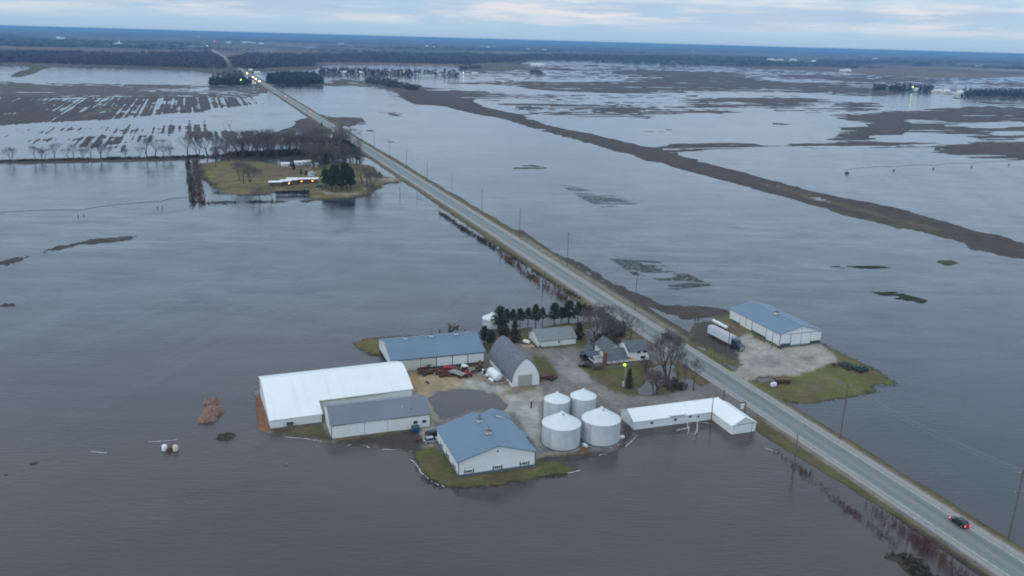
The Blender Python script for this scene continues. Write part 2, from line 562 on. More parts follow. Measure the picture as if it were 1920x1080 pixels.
# farmstead islands beyond the flooded field
land([(378, 306), (440, 300), (520, 308), (560, 312), (600, 310), (660, 305), (700, 312), (714, 328), (750, 335), (748, 341), (712, 345), (736, 353), (700, 355), (690, 365), (650, 372), (610, 374),
      (584, 372), (577, 362), (520, 358), (490, 364), (436, 364), (409, 362), (402, 350), (385, 335), (378, 320)], (.185, .150, .052), 1, 1)
land([(470, 314), (520, 313), (560, 318), (560, 330), (520, 334), (480, 334), (462, 326)], (.15, .105, .06), 1, 1)
land([(490, 346), (600, 338), (650, 338), (690, 340), (690, 352), (600, 358), (500, 354)], (.13, .10, .055), 1, 1)
stroke([(588, 352), (610, 361), (650, 366), (676, 361), (684, 350), (680, 338), (700, 336), (752, 337)], 3.5, (.27, .23, .19), 1, 2)
land([(476, 253), (552, 252), (560, 265), (520, 272), (480, 268)], (.17, .145, .05), 1, 1)
land([(415, 288), (480, 284), (640, 274), (700, 280), (700, 292), (640, 298), (520, 300), (430, 300)], FLOOR)
land([(600, 268), (650, 262), (690, 270), (700, 285), (640, 284)], (.14, .115, .05), 1, 1)
stroke([(363, 381), (440, 379), (582, 377), (690, 367)], 3.2, (.09, .075, .05))
stroke([(352, 300), (357, 340), (364, 381)], 2, (.09, .07, .055), .6)
land([(348, 300), (356, 300), (366, 381), (358, 381)], (.085, .062, .05), .6)
land([(362, 298), (370, 298), (380, 381), (371, 381)], (.085, .062, .05), .6)
# scrub banks left of the road
stroke([(782, 369), (826, 400), (880, 437), (930, 470), (985, 512), (1019, 536), (1075, 572)], 4, (.075, .06, .045), .45, wet=.8)
stroke([(926, 462), (1000, 508), (1050, 540), (1095, 566)], 3, (.05, .045, .038), .45, wet=.8)
RX = AX - bend(AY)
# the road bank
nb = fbm(AY / 30, AX * 0 + 1, 41, 3)
nb2 = fbm(AY / 26, AX * 0 + 7, 42, 3)
nb3 = fbm(AY / 6, AX * 0 + 3, 43, 2) - .5
lw = np.where(AY < 195, np.clip(1.5 + (AY - 130) * .085, 1.5, 5.5) + nb * 1.4 + nb3 * .8, 3.4 + nb * 2.6 + nb3 * 1.2)
rw = np.where(AY < 230, 1.6, 4.5) + nb2 * 2.2 + nb3 * 1.0
m = (RX > RL - lw) & (RX < RR + rw) & (DD > 30)
HGT[m] = 1.0
WET[m] = .1
g = fbm(AX / 1.5, AY / 5, 44, 3)
gm = np.clip((g - .35) * 3, 0, 1)[..., None]
COLR[m] = ((1 - gm) * np.array((.098, .080, .042)) + gm * np.array((.115, .105, .036)))[m]
CLS[m] = 4
gs = (RX > RL - 1.0) & (RX < RR + .9) & (DD > 30)
COLR[gs] = (.23, .20, .175)
# the far right-hand shoulder is a pale gravel strip with grass in the middle
m2 = (RX > RR + 2.0) & (RX < RR + 3.6) & (AY > 235) & (AY < 420)
COLR[m2] = (.26, .24, .22)

sw = (RX > RR + 3.2) & (RX < RR + 5.0 + 5.5 * fbm(AY / 34, AX * 0 + 11, 45, 3)) & (AY > 255) & (AY < 440) & (HGT < .9)
HGT[sw] = 1.0
COLR[sw] = (.085, .064, .060)
CLS[sw] = 0
WET[sw] = .35
# ---- home farm
land([(470, 735), (480, 750), (483, 808), (510, 817), (560, 822), (600, 828), (640, 833), (660, 832), (690, 838), (730, 844), (775, 848), (790, 842), (1010, 865), (1062, 858), (1120, 853), (1165, 842), (1194, 818),
      (1187, 806), (1336, 788), (1360, 800), (1372, 775), (1440, 790), (1400, 735), (1330, 700), (1290, 655), (1200, 600), (1150, 590), (1100, 585), (1100, 612), (1000, 618), (925, 632), (930, 655), (905, 650),
      (900, 690), (705, 690), (700, 700), (500, 720)], DRIVE, 1, 3, wet=.12, sharp=True)
land([(664, 641), (700, 632), (790, 627), (808, 631), (808, 655), (710, 668), (690, 662), (672, 655)], (.13, .115, .04), 1, 1)
land([(902, 640), (985, 620), (1060, 606), (1110, 606), (1130, 640), (1115, 650), (1040, 655), (1000, 655), (960, 640), (925, 660), (905, 660)], (.10, .10, .032), 1, 1, wet=.5)
land([(935, 626), (1000, 613), (990, 630), (950, 640)], (.12, .095, .07), 1, 0, wet=.5)
for p in ([(1090, 620), (1120, 612), (1150, 622), (1150, 640), (1110, 645)], [(1128, 612), (1170, 606), (1180, 625), (1150, 634)], [(1085, 652), (1110, 644), (1130, 650), (1095, 658)]):
    water(p)
land([(1118, 640), (1190, 600), (1230, 612), (1290, 660), (1290, 672), (1240, 650), (1200, 640)], (.13, .115, .05), 1, 1, wet=.3)
land([(1000, 668), (1030, 672), (1047, 690), (1040, 712), (1012, 714), (1000, 690)], (.095, .10, .03), 1, 1, wet=.1, sharp=True)
land([(1085, 665), (1112, 655), (1130, 668), (1112, 690), (1092, 690)], (.06, .05, .042), 1, 0, wet=.1)
land([(1088, 690), (1112, 686), (1140, 690), (1205, 684), (1215, 690), (1210, 712), (1190, 730), (1206, 736), (1200, 742), (1168, 740), (1140, 728), (1110, 706)], (.085, .098, .028), 1, 1, wet=.1, sharp=True)
land([(1205, 686), (1300, 672), (1335, 715), (1325, 728), (1270, 735), (1210, 742), (1195, 735)], (.09, .085, .035), 1, 1, wet=.2)
water([(1196, 733), (1215, 716), (1200, 700), (1215, 690), (1262, 682), (1262, 712), (1300, 712), (1318, 728), (1290, 733), (1225, 741), (1203, 741)])
land([(1225, 725), (1262, 720), (1275, 733), (1240, 738)], (.08, .085, .03), 1, 1)
stroke([(1088, 691), (1110, 707), (1140, 731), (1168, 743), (1200, 746), (1260, 738), (1330, 727)], 3, (.05, .052, .03), 1, 1, .1)
# yards
land([(770, 700), (800, 690), (905, 686), (955, 722), (960, 730), (1012, 722), (1020, 745), (1008, 755), (1015, 800), (1010, 853), (1065, 846), (1062, 855), (1008, 862), (940, 775), (860, 770), (812, 800), (806, 776), (770, 735)],
     (.30, .25, .19), 1, 2, wet=.08, sharp=True)
land([(770, 702), (820, 694), (870, 700), (870, 722), (810, 735), (800, 760), (812, 800), (806, 800), (790, 750)], TAN, 1, 2, wet=.08, sharp=True)
land([(768, 704), (783, 700), (790, 725), (782, 740), (775, 730)], (.33, .20, .09), 1, 2, wet=.08)
land([(880, 712), (930, 722), (955, 738), (1010, 735), (1020, 747), (1010, 760), (1012, 850), (1004, 850), (950, 778), (935, 765), (960, 752), (930, 738), (870, 725)], CONC, 1, 2, wet=.05, sharp=True)
land([(978, 722), (1003, 720), (1008, 732), (960, 742), (930, 742)], (.22, .175, .13), 1, 2, wet=.05)
land([(966, 745), (1010, 742), (1014, 762), (960, 765)], (.30, .28, .25), 1, 2, wet=.05)
water([(800, 748), (820, 735), (860, 729), (900, 731), (940, 745), (958, 760), (945, 775), (900, 778), (850, 785), (835, 792), (812, 775)], h=-.6)
stroke([(945, 752), (985, 750), (1012, 748)], 1.6, (.42, .40, .37), 1, 2)
stroke([(950, 764), (1000, 764)], 1.5, (.42, .40, .37), 1, 2)
land([(1020, 668), (1075, 650), (1090, 668), (1088, 692), (1110, 712), (1140, 732), (1180, 745), (1240, 742), (1330, 722), (1345, 745), (1180, 765), (1162, 780), (1110, 735), (1062, 728), (1050, 705)], (.205, .18, .165), 1, 3, wet=.06, sharp=True)
land([(1035, 690), (1060, 672), (1085, 690), (1110, 716), (1075, 722), (1052, 705)], (.27, .245, .225), 1, 3, wet=.06)
# the front of the sheds
land([(478, 745), (486, 741), (506, 806), (505, 812), (485, 806)], ORANGE, 1, 0, sharp=True)
land([(505, 806), (604, 794), (620, 823), (625, 830), (560, 820), (510, 815)], (.11, .085, .05), 1, 0, wet=.5)
land([(540, 808), (600, 796), (612, 815), (560, 818)], (.085, .085, .04), 1, 1, wet=.4)
land([(622, 824), (790, 803), (792, 840), (775, 848), (730, 843), (690, 837), (640, 832)], (.082, .062, .056), 1, 0, wet=.2)
land([(625, 823), (790, 802), (790, 806), (630, 829)], (.12, .105, .05), 1, 1, wet=.2)
land([(784, 806), (815, 800), (815, 838), (808, 842), (800, 836)], (.34, .30, .26), 1, 2, wet=.05, sharp=True)
land([(778, 848), (812, 836), (868, 880), (995, 862), (1010, 862), (1062, 872), (1088, 882), (1010, 895), (940, 909), (870, 915), (835, 913), (806, 898), (788, 880), (776, 858)], (.10, .105, .032), 1, 1, wet=.15)
land([(860, 897), (1003, 877), (1030, 872), (1040, 877), (1000, 886), (870, 907)], (.16, .13, .06), 1, 1, wet=.15)
land([(1004, 862), (1062, 852), (1120, 848), (1168, 838), (1192, 818), (1180, 800), (1165, 790), (1165, 835), (1120, 856), (1068, 866), (1020, 868)], (.085, .072, .066), 1, 0, wet=.2)
land([(1090, 838), (1110, 842), (1100, 850), (1075, 858)], (.2, .12, .06), 1, 0, wet=.1)
land([(812, 836), (815, 795), (880, 770), (965, 775), (1012, 850), (1006, 868), (870, 890)], DRIVE, 1, 3, wet=.05, sharp=True)
# lot of the machine shed across the road
land([(1290, 655), (1300, 604), (1366, 590), (1462, 650), (1540, 642), (1560, 656), (1640, 690), (1684, 722), (1625, 722), (1640, 733), (1570, 748), (1493, 756), (1460, 748), (1425, 735), (1398, 714), (1340, 690)],
     (.12, .12, .035), 1, 1, wet=.3)
land([(1300, 610), (1330, 600), (1395, 640), (1392, 680), (1360, 672), (1300, 640)], (.095, .072, .062), 1, 0, wet=.45)
for p in ([(1340, 676), (1365, 686), (1390, 690), (1375, 696), (1352, 690)], [(1290, 600), (1345, 594), (1340, 602), (1305, 606)], [(1305, 648), (1330, 656), (1320, 661)], [(1420, 713), (1446, 708), (1452, 715), (1428, 718)],
          [(1545, 737), (1560, 742), (1556, 745)], [(1424, 733), (1450, 748), (1480, 760), (1440, 760)]):
    water(p)
land([(1336, 610), (1350, 600), (1366, 602), (1440, 640), (1400, 642), (1370, 625)], (.17, .12, .065), 1, 1, wet=.3)
land([(1372, 640), (1400, 625), (1440, 646), (1462, 652), (1540, 645), (1557, 660), (1571, 680), (1500, 704), (1442, 706), (1400, 716), (1372, 702), (1391, 684)], (.34, .30, .265), 1, 2, wet=.08)
land([(1395, 672), (1440, 668), (1475, 676), (1450, 690), (1410, 688)], (.25, .22, .20), 1, 2)
land([(1500, 670), (1530, 668), (1535, 676), (1510, 680)], (.2, .18, .15), 1, 2)
land([(1500, 715), (1540, 718), (1560, 735), (1520, 738)], (.13, .105, .06), 1, 1, wet=.4)
stroke([(1490, 758), (1560, 750), (1620, 742)], 3, (.15, .10, .06), .6, wet=.6)
land([(1505, 770), (1560, 763), (1590, 762), (1560, 770)], (.085, .065, .055), .1, wet=.8)
# tussocks at the lower right corner, between buildings and road
land([(1660, 1046), (1680, 1038), (1720, 1050), (1750, 1080), (1790, 1110), (1730, 1110), (1690, 1062)], (.06, .05, .035), .5, wet=.9)

# smooth the outlines a little, then let noise decide where the flood laps over
def blur(A, ry, rx):
    for ax, r in ((0, ry), (1, rx)):
        for _ in range(2):
            P = np.concatenate([np.repeat(A.take([0], ax), r, ax), A, np.repeat(A.take([-1], ax), r, ax)], ax)
            c = np.cumsum(P, ax)
            c = np.concatenate([np.zeros_like(c.take([0], ax)), c], ax)
            n_ = 2 * r + 1
            sl = lambda a, b: c.take(range(a, b), ax)
            A = (sl(n_, c.shape[ax]) - sl(0, c.shape[ax] - n_)) / n_
    return A


HB = np.where((DD < 300) & (ROWS < .1), blur(HGT, 4, 9), np.where(DD < 300, blur(HGT, 1, 2), blur(HGT, 2, 2)))
HB = np.where((RX > RL - 12) & (RX < RR + 12), blur(HGT, 1, 1), HB)
WETB = blur(WET, 1, 1)
ROWB = blur(ROWS, 1, 1)
COLR[CLS == 0] *= .80
COLB = np.stack([blur(COLR[..., k], 1, 1) for k in range(3)], -1)
# the wind lies across the picture: streaks of shallow water run that way
SXW = AX * TCO - AY * TS                     # metres to the right of the camera
SYW = AX * TS + AY * TCO
streak = fbm(SXW / 14, SYW / 11, 51, 4) - .5
fine = fbm(SXW / 3.5, SYW / 4.5, 52, 3) - .5
big = fbm(SXW / 70, SYW / 60, 53, 3) - .5
fade = np.clip(DIST / 700, 0.35, 1.0)
rowsn = np.sin(2 * math.pi * AX / 8.6 + 3 * (vn(AX / 40, AY / 300, 55) - .5)) * .5 + np.sin(2 * math.pi * AX / 5.1 + 2 * vn(AX / 60, AY / 200, 56)) * .5 + (vn(AX / 6.0, AY / 200, 56) - .5) * 2.4 + (vn(AX / 60.0, AY / 140, 57) - .5) * 1.6
streakx = fbm(AX / 210, AY / 26, 57, 5) - .5
lam2 = fbm(SXW / 26, SYW / 7, 59, 3) - .5
lamella = fbm(SXW / 16, SYW / 3.2, 58, 3) - .5
open_ = ((RX > RR + 14) & (DD < 330) & (CLS == 0)) * np.clip((330 - DD) / 60, 0, 1)
leftf = ((RX < RL - 14) & (DD < 130) & (CLS == 0) & (ROWB < .05)) * 1.0
open_ = np.maximum(open_, leftf * .5 * np.clip(WETB / .3, 0, 1))
HB = HB + open_ * np.clip(WETB / .35, 0, 1.4) * (4.2 * streakx + 1.0 * lamella)
micro = vn(AX / 85, AY / 7, 71) - .5
micro2 = vn(SXW / 5, SYW / 1.5, 72) - .5
micro3 = fbm(AX / 1.3, AY / 1.3, 73, 2) - .5
HB = HB + open_ * np.clip(WETB / .35, .12, 1.4) * 2.1 * micro
HB = HB + np.where((DD > 250) & (np.abs(RX - RC) > 9), 1.1 * micro3 * np.clip(WETB / .2, 0, 1.3), 0)
marsh = np.clip((WETB - .8) / .4, 0, 1)
HB = np.where(marsh > 0, blur(HGT, 1, 2), HB)
HB = HB + marsh * (2.6 * lamella + 2.2 * lam2 + 2.6 * micro2)
HB = HB + WETB * (2.2 * streak * fade + 1.6 * fine * (1 - .5 * fade) + 1.6 * big * fade) + ROWB * (rowsn * .62 - .17 + streak * .5 + big * 1.6)
HB = np.clip(HB, -1.2, 1.15)
zs = 0.24 + np.clip(DIST - 600, 0, None) / 2600
Z = HB * zs
Z = np.where((RX > RL - 3) & (RX < RR + 2.0) & (DD > 24), np.maximum(Z, 0.22), Z)
Z = np.where((RX > RL - .6) & (RX < RR + .5) & (DD > 10), 0.26 + np.clip(DIST - 600, 0, None) / 2600 * 1.0, Z)
# patchy colour: clods, tufts, ruts
lm = (CLS == 1) & (DD > 60)
dry = np.clip((fbm(AX / 7, AY / 7, 81, 4) - .42) * 4.5, 0, .85)[..., None]
dead = np.array((.125, .092, .048))
COLB = np.where(lm[..., None], COLB * (1 - dry) + dead * dry, COLB)
cn = fbm(AX / 5, AY / 5, 61, 4)
cn2 = fbm(AX / 1.2, AY / 1.2, 62, 2)
COLB = COLB * (0.62 + .76 * np.where(DIST[..., None] < 500, (cn * .6 + cn2 * .4)[..., None], cn[..., None]))
rut = vn(AX / 1.1 + AY * .06, AY / 40, 63)
gv = ((CLS == 2) | (CLS == 3))[..., None]
COLB = np.where(gv, COLB * (.88 + .24 * rut[..., None]), COLB)
wetb = np.clip(1 - HB / .55, 0, 1)[..., None]     # ground soaked next to the water line
COLB = COLB * (1 - .25 * wetb)

gm_ = bpy.data.materials.new('land_cover')
gm_.use_nodes = True
t = gm_.node_tree
b = t.nodes['Principled BSDF']
b.inputs['Roughness'].default_value = .9
b.inputs['Specular IOR Level'].default_value = .2
at = nn(t, 'ShaderNodeVertexColor', layer_name='cover')
tcn = nn(t, 'ShaderNodeTexCoord')
n_a = noise(t, tcn.outputs['Object'], .9, 5, .7)
n_b = noise(t, tcn.outputs['Object'], .16, 3, .6)
f_a = mth(t, 'ADD', mth(t, 'MULTIPLY', n_a, .9), mth(t, 'MULTIPLY', n_b, .5))
f_a = mth(t, 'ADD', f_a, .32)
vs = nn(t, 'ShaderNodeVectorMath', operation='SCALE')
t.links.new(at.outputs[0], vs.inputs[0])
t.links.new(f_a, vs.inputs['Scale'])
t.links.new(vs.outputs[0], b.inputs['Base Color'])
bp = nn(t, 'ShaderNodeBump')
bp.inputs['Strength'].default_value = .6
bp.inputs['Distance'].default_value = .115
t.links.new(n_a, bp.inputs['Height'])
t.links.new(bp.outputs[0], b.inputs['Normal'])

nr, nc = PX.shape
I = np.arange(nr * nc).reshape(nr, nc)
Q = np.stack([I[:-1, :-1], I[:-1, 1:], I[1:, 1:], I[1:, :-1]], -1).reshape(-1, 4)
Q = Q[:, ::-1]
ZF, CF = Z.ravel(), CLS.ravel()
keep = ZF[Q].max(1) > -0.03
Q = Q[keep]
qc = CF[Q].max(1)
VALL = np.stack([AX.ravel(), AY.ravel(), ZF], -1)
CALL = COLB.reshape(-1, 3)
for code, nm, lab in ((0, 'ground', 'bare brown farmland, soil strips and far fields above the flood'), (1, 'lawn', 'yellow green grass around the farm buildings'), (2, 'gravel_yard', 'pale gravel and concrete yards between the farm buildings'),
                      (3, 'driveway', 'grey brown gravel driveway through the farm'), (4, 'road_verge', 'grass and gravel bank along the straight road')):
    F = Q[qc == code]
    used, inv = np.unique(F, return_inverse=True)
    o = npmesh(nm, VALL[used], inv.reshape(F.shape), gm_, None, True, CALL[used])
    tag(o, lab, None, None, 'structure')

# the flood: one sheet to the horizon
wm = bpy.data.materials.new('flood_water')
wm.use_nodes = True
t = wm.node_tree
b = t.nodes['Principled BSDF']
b.inputs['IOR'].default_value = 1.36
b.inputs['Specular IOR Level'].default_value = .5
tcn = nn(t, 'ShaderNodeTexCoord')
oc = tcn.outputs['Object']


def mapped(rot, scale):
    mp = nn(t, 'ShaderNodeMapping', vector_type='TEXTURE')      # turned first, stretched after: rot is the way the streaks run
    mp.inputs['Rotation'].default_value = (0, 0, rot)
    mp.inputs['Scale'].default_value = tuple(1 / k for k in scale)
    t.links.new(oc, mp.inputs['Vector'])
    return mp.outputs[0]


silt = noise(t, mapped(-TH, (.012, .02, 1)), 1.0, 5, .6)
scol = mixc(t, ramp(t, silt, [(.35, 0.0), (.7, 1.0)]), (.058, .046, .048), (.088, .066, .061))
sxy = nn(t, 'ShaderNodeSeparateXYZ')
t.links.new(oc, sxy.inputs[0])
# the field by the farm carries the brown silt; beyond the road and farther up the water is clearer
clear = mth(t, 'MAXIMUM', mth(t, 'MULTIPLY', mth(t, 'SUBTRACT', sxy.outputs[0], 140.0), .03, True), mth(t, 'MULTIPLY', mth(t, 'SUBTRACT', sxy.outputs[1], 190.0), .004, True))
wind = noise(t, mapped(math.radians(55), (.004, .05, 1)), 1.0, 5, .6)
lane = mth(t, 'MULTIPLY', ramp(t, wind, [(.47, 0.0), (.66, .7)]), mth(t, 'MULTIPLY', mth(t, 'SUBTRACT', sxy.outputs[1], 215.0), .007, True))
scol = mixc(t, lane, scol, (.125, .122, .130))  # wind lanes: their pale sheen is put into the colour
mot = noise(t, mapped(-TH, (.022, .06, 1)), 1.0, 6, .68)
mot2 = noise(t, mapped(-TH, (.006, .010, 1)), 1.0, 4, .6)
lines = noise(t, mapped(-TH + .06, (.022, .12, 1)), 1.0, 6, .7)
clear_sheen = mixc(t, ramp(t, mot, [(.40, 0.0), (.60, 1.0)]), (.012, .017, .024), (.105, .112, .120))  # silt mottling, plus wind blotches of the reflection put into the colour
clear_sheen = mixc(t, ramp(t, lines, [(.51, 0.0), (.62, .6)]), clear_sheen, (.150, .162, .176))  # pale ripple crests, reflected light painted as colour
clear_sheen = mixc(t, ramp(t, mot2, [(.45, 0.0), (.60, .75)]), clear_sheen, (.030, .036, .038))
clear_sheen = mixc(t, ramp(t, wind, [(.50, 0.0), (.66, .5)]), clear_sheen, (.115, .122, .132))  # lane sheen painted into this colour as well
clear_sheen = mixc(t, mth(t, 'MULTIPLY', mth(t, 'SUBTRACT', sxy.outputs[1], 170.0), .006, True), (.040, .048, .058), clear_sheen)
scol = mixc(t, clear, scol, clear_sheen)
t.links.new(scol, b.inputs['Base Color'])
calm = mth(t, 'SUBTRACT', 1.0, mth(t, 'MULTIPLY', mth(t, 'MULTIPLY', mth(t, 'SUBTRACT', sxy.outputs[1], 230.0), .0016, True), .72))
gust = noise(t, mapped(-TH, (.011, .03, 1)), 1.0, 6, .65)
cat = noise(t, mapped(-TH, (.03, .05, 1)), 1.0, 4, .6)
rough = mth(t, 'ADD', mth(t, 'MULTIPLY', ramp(t, wind, [(.35, 0.0), (.65, 1.0)]), .10), .06)
rough = mth(t, 'ADD', rough, mth(t, 'MULTIPLY', ramp(t, cat, [(.42, 0.0), (.6, 1.0)]), .12))
t.links.new(mth(t, 'MULTIPLY', rough, calm), b.inputs['Roughness'])
rip = noise(t, mapped(-TH, (.22, .95, 1)), 1.0, 3, .6)
chop = noise(t, mapped(math.radians(10), (.12, .3, 1)), 1.0, 3, .6)
hgt = mth(t, 'ADD', mth(t, 'MULTIPLY', rip, 1.15), mth(t, 'MULTIPLY', chop, .7))
bp = nn(t, 'ShaderNodeBump')
bp.inputs['Distance'].default_value = .11
gs_ = mth(t, 'MULTIPLY', ramp(t, gust, [(.36, 0.0), (.64, 1.0)]), .55)
ws_ = mth(t, 'MULTIPLY', ramp(t, wind, [(.42, 0.0), (.58, 1.0)]), .6)
fleck = noise(t, mapped(-TH, (.028, .085, 1)), 1.0, 5, .66)
far_ = mth(t, 'MULTIPLY', mth(t, 'SUBTRACT', 1.0, calm), mth(t, 'ADD', mth(t, 'MULTIPLY', ramp(t, fleck, [(.44, 0.0), (.62, 1.0)]), .4), mth(t, 'MULTIPLY', ramp(t, gust, [(.40, 0.0), (.62, 1.0)]), .35)))
t.links.new(mth(t, 'ADD', far_, mth(t, 'MULTIPLY', mth(t, 'ADD', mth(t, 'ADD', gs_, ws_), .2), calm)), bp.inputs['Strength'])
t.links.new(hgt, bp.inputs['Height'])
t.links.new(bp.outputs[0], b.inputs['Normal'])
wv = []
for ddist in (-900, 90, 400, 2000, 9000, 64000):
    for s in (-1, 1):
        L = ddist
        W_ = {-900: 3000, 90: 3000, 400: 3000, 2000: 5000, 9000: 14000, 64000: 62000}[ddist]
        wv.append((TS * L + TCO * s * W_, TCO * L - TS * s * W_, 0))
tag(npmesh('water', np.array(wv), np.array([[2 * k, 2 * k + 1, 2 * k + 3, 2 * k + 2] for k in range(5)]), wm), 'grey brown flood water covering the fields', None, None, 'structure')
# ---------------------------------------------------------------- road
Y0, Y1 = 40.0, 9000.0
ys = np.concatenate([np.arange(Y0, 700, 6.0), np.geomspace(700, Y1, 60)])
zr = 0.36 + np.clip(ys - 600, 0, None) / 2200.0


def strip(name, x0, x1, dz, m, y=ys, z=zr, parent=None):
    V, F = [], []
    for k, (yy, zz) in enumerate(zip(y, z)):
        q = float(bend(yy))
        V += [(x0 + q, yy, zz + dz), (x1 + q, yy, zz + dz)]
        if k:
            F.append((2 * k - 2, 2 * k - 1, 2 * k + 1, 2 * k))
    return npmesh(name, np.array(V), np.array(F), m, parent)


def roadmat():
    m = bpy.data.materials.new('worn_asphalt')
    m.use_nodes = True
    t = m.node_tree
    b = t.nodes['Principled BSDF']
    b.inputs['Roughness'].default_value = .62
    tcn = nn(t, 'ShaderNodeTexCoord')
    s = nn(t, 'ShaderNodeSeparateXYZ')
    t.links.new(tcn.outputs['Object'], s.inputs[0])
    # darker wheel tracks and the dark mid-lane polish, broken up along the road
    kb = mth(t, 'MULTIPLY', mth(t, 'MINIMUM', mth(t, 'MAXIMUM', mth(t, 'SUBTRACT', s.outputs[1], 430.0), 0.0), 2100.0), .0085)
    off = mth(t, 'ADD', mth(t, 'SUBTRACT', s.outputs[0], RC), kb)
    mp = nn(t, 'ShaderNodeMapping')
    mp.inputs['Scale'].default_value = (1.6, .05, 1)
    t.links.new(tcn.outputs['Object'], mp.inputs['Vector'])
    lon = noise(t, mp.outputs[0], 1.0, 5, .65)
    grain = noise(t, tcn.outputs['Object'], 1.4, 5, .7)
    ab = mth(t, 'ABSOLUTE', mth(t, 'SUBTRACT', mth(t, 'ABSOLUTE', off), 1.75))
    wide = ramp(t, mth(t, 'DIVIDE', ab, 2.0), [(.1, .0), (.55, 1.0)])
    col = mixc(t, wide, (.135, .155, .155), (.20, .215, .21))
    col = mixc(t, ramp(t, mth(t, 'DIVIDE', off, 3.0), [(.02, 0.0), (.25, .55), (.9, .55), (1.0, 0.0)]), col, (.115, .13, .135))
    col = mixc(t, ramp(t, lon, [(.35, 0.0), (.7, .6)]), col, (.24, .245, .235))
    col = mixc(t, ramp(t, grain, [(.4, 0.0), (.75, .45)]), col, (.10, .11, .11))
    # pale gravel shoulders
    sh = ramp(t, mth(t, 'DIVIDE', mth(t, 'ABSOLUTE', off), 10.0), [(.39, 0.0), (.43, 1.0)])
    col = mixc(t, sh, col, mixc(t, ramp(t, grain, [(.35, 0.0), (.7, 1.0)]), (.24, .22, .20), (.36, .33, .31)))
    t.links.new(col, b.inputs['Base Color'])
    return m


road = strip('road', RL, RR, 0, roadmat())
tag(road, 'straight two lane grey road crossing the flood', None, None, 'structure')
WORN = mat('worn_white_paint', (.50, .50, .49), .7, var=.35, vscale=.9)
YEL = mat('worn_yellow_paint', (.42, .27, .09), .7, var=.25, vscale=1.2)
y2 = ys[ys < 1500]
z2 = zr[ys < 1500]
strip('edge_line', RC - 3.62, RC - 3.40, .006, WORN, y2, z2, road)
strip('edge_line', RC + 3.40, RC + 3.62, .006, WORN, y2, z2, road)
mb = MB()
yy = 104.0
while yy < 520:
    q = RC + float(bend(yy))
    mb.add([(q - .09, yy, .366), (q + .09, yy, .366), (q + .09, yy + 3.0, .366), (q - .09, yy + 3.0, .366)], [(0, 1, 2, 3)])
    yy += 10.7
mb.build('centre_dash', YEL, road)

# ---------------------------------------------------------------- materials
WHITE = mat('white_ribbed_steel', (.78, .80, .80), .45, var=.04, vscale=.15, ribs=(0, .3, .02), stain=((.50, .47, .40), (.5, .5, .25), .52, .8, .22))
WHITEY = mat('white_ribbed_steel_long', (.78, .80, .80), .45, var=.04, vscale=.15, ribs=(1, .3, .02), stain=((.50, .47, .40), (.5, .5, .25), .52, .8, .22))
WSIDE = mat('white_siding', (.76, .775, .77), .55, var=.05, vscale=.5)
WROOF = mat('white_metal_roof', (.84, .86, .86), .42, var=.03, vscale=.1, ribs=(0, .6, .03), stain=((.66, .64, .55), (1.1, .03, .03), .5, .75, .3))
WROOFY = mat('white_metal_roof_wing', (.84, .86, .86), .42, var=.03, vscale=.1, ribs=(1, .6, .03))
BROOFX = mat('blue_grey_metal_roof', (.140, .205, .285), .38, var=.05, vscale=.1, ribs=(0, .6, .03), stain=((.17, .235, .315), (.05, .3, .3), .45, .75, .5))
BROOFY = mat('blue_grey_metal_roof_long', (.140, .205, .285), .38, var=.05, vscale=.1, ribs=(1, .6, .03), stain=((.17, .235, .315), (.3, .05, .3), .45, .75, .5))
GROOF = mat('slate_grey_metal_roof', (.165, .185, .225), .42, var=.06, vscale=.12, ribs=(0, .6, .03))
SHINGLE = mat('grey_shingles', (.155, .165, .19), .85, var=.22, vscale=1.3, stain=((.24, .25, .26), (.25, .25, .25), .55, .72, .6))
SHINGLEG = mat('green_grey_shingles', (.215, .23, .235), .85, var=.14, vscale=1.2)
SHINGLED = mat('dark_shingles', (.115, .128, .145), .85, var=.25, vscale=1.0)
TRIM = mat('dark_green_trim', (.045, .085, .085), .5, var=.1)
BAND = mat('slate_base_band', (.105, .135, .165), .5, var=.08)
GLASS = mat('dark_window_glass', (.025, .035, .04), .08, var=0, spec=.6)
SHUT = mat('green_shutter', (.03, .07, .06), .5, var=0)
BEIGE = mat('beige_overhead_door', (.39, .385, .34), .5, var=.03, ribs=(2, .5, .02))
CREAM = mat('cream_sliding_door', (.60, .60, .53), .5, var=.04, vscale=.4, ribs=(0, .3, .015))
YTRIM = mat('faded_yellow_trim', (.42, .38, .17), .6, var=.2)
GALV = mat('galvanized_bin_wall', (.60, .635, .65), .45, metal=.1, var=.07, vscale=.5, ribs=(2, .55, .03), stain=((.44, .47, .51), (1.2, 1.2, .12), .5, .72, .5))
GALVR = mat('galvanized_bin_roof', (.70, .735, .75), .4, metal=.1, var=.05, vscale=.6)
CONCM = mat('concrete_footing', (.36, .34, .31), .85, var=.15)
BRICK = mat('red_brick', (.20, .085, .065), .85, var=.25, vscale=2)
WOOD = mat('weathered_wood', (.17, .135, .115), .85, var=.25, vscale=.8)
WOODG = mat('grey_timber', (.30, .28, .25), .85, var=.2, vscale=1)
POLEM = mat('brown_pole_wood', (.155, .105, .085), .8, var=.2, vscale=.5)
POLEG = mat('grey_pole_wood', (.13, .125, .125), .8, var=.2, vscale=.5)
TANK = mat('white_tank_paint', (.80, .81, .81), .35, var=.03)
RUST = mat('rusty_red_steel', (.16, .065, .052), .7, var=.4, vscale=1.5)
RED = mat('red_paint', (.30, .02, .035), .4, var=.1)
DARK = mat('dark_steel', (.035, .036, .04), .5, var=.2)
TYRE = mat('black_rubber', (.02, .02, .021), .8, var=0)
RAILM = mat('galvanized_rail', (.42, .45, .50), .4, metal=.2, var=.05)
CHROME = mat('bright_metal', (.5, .5, .5), .3, metal=.8, var=0)
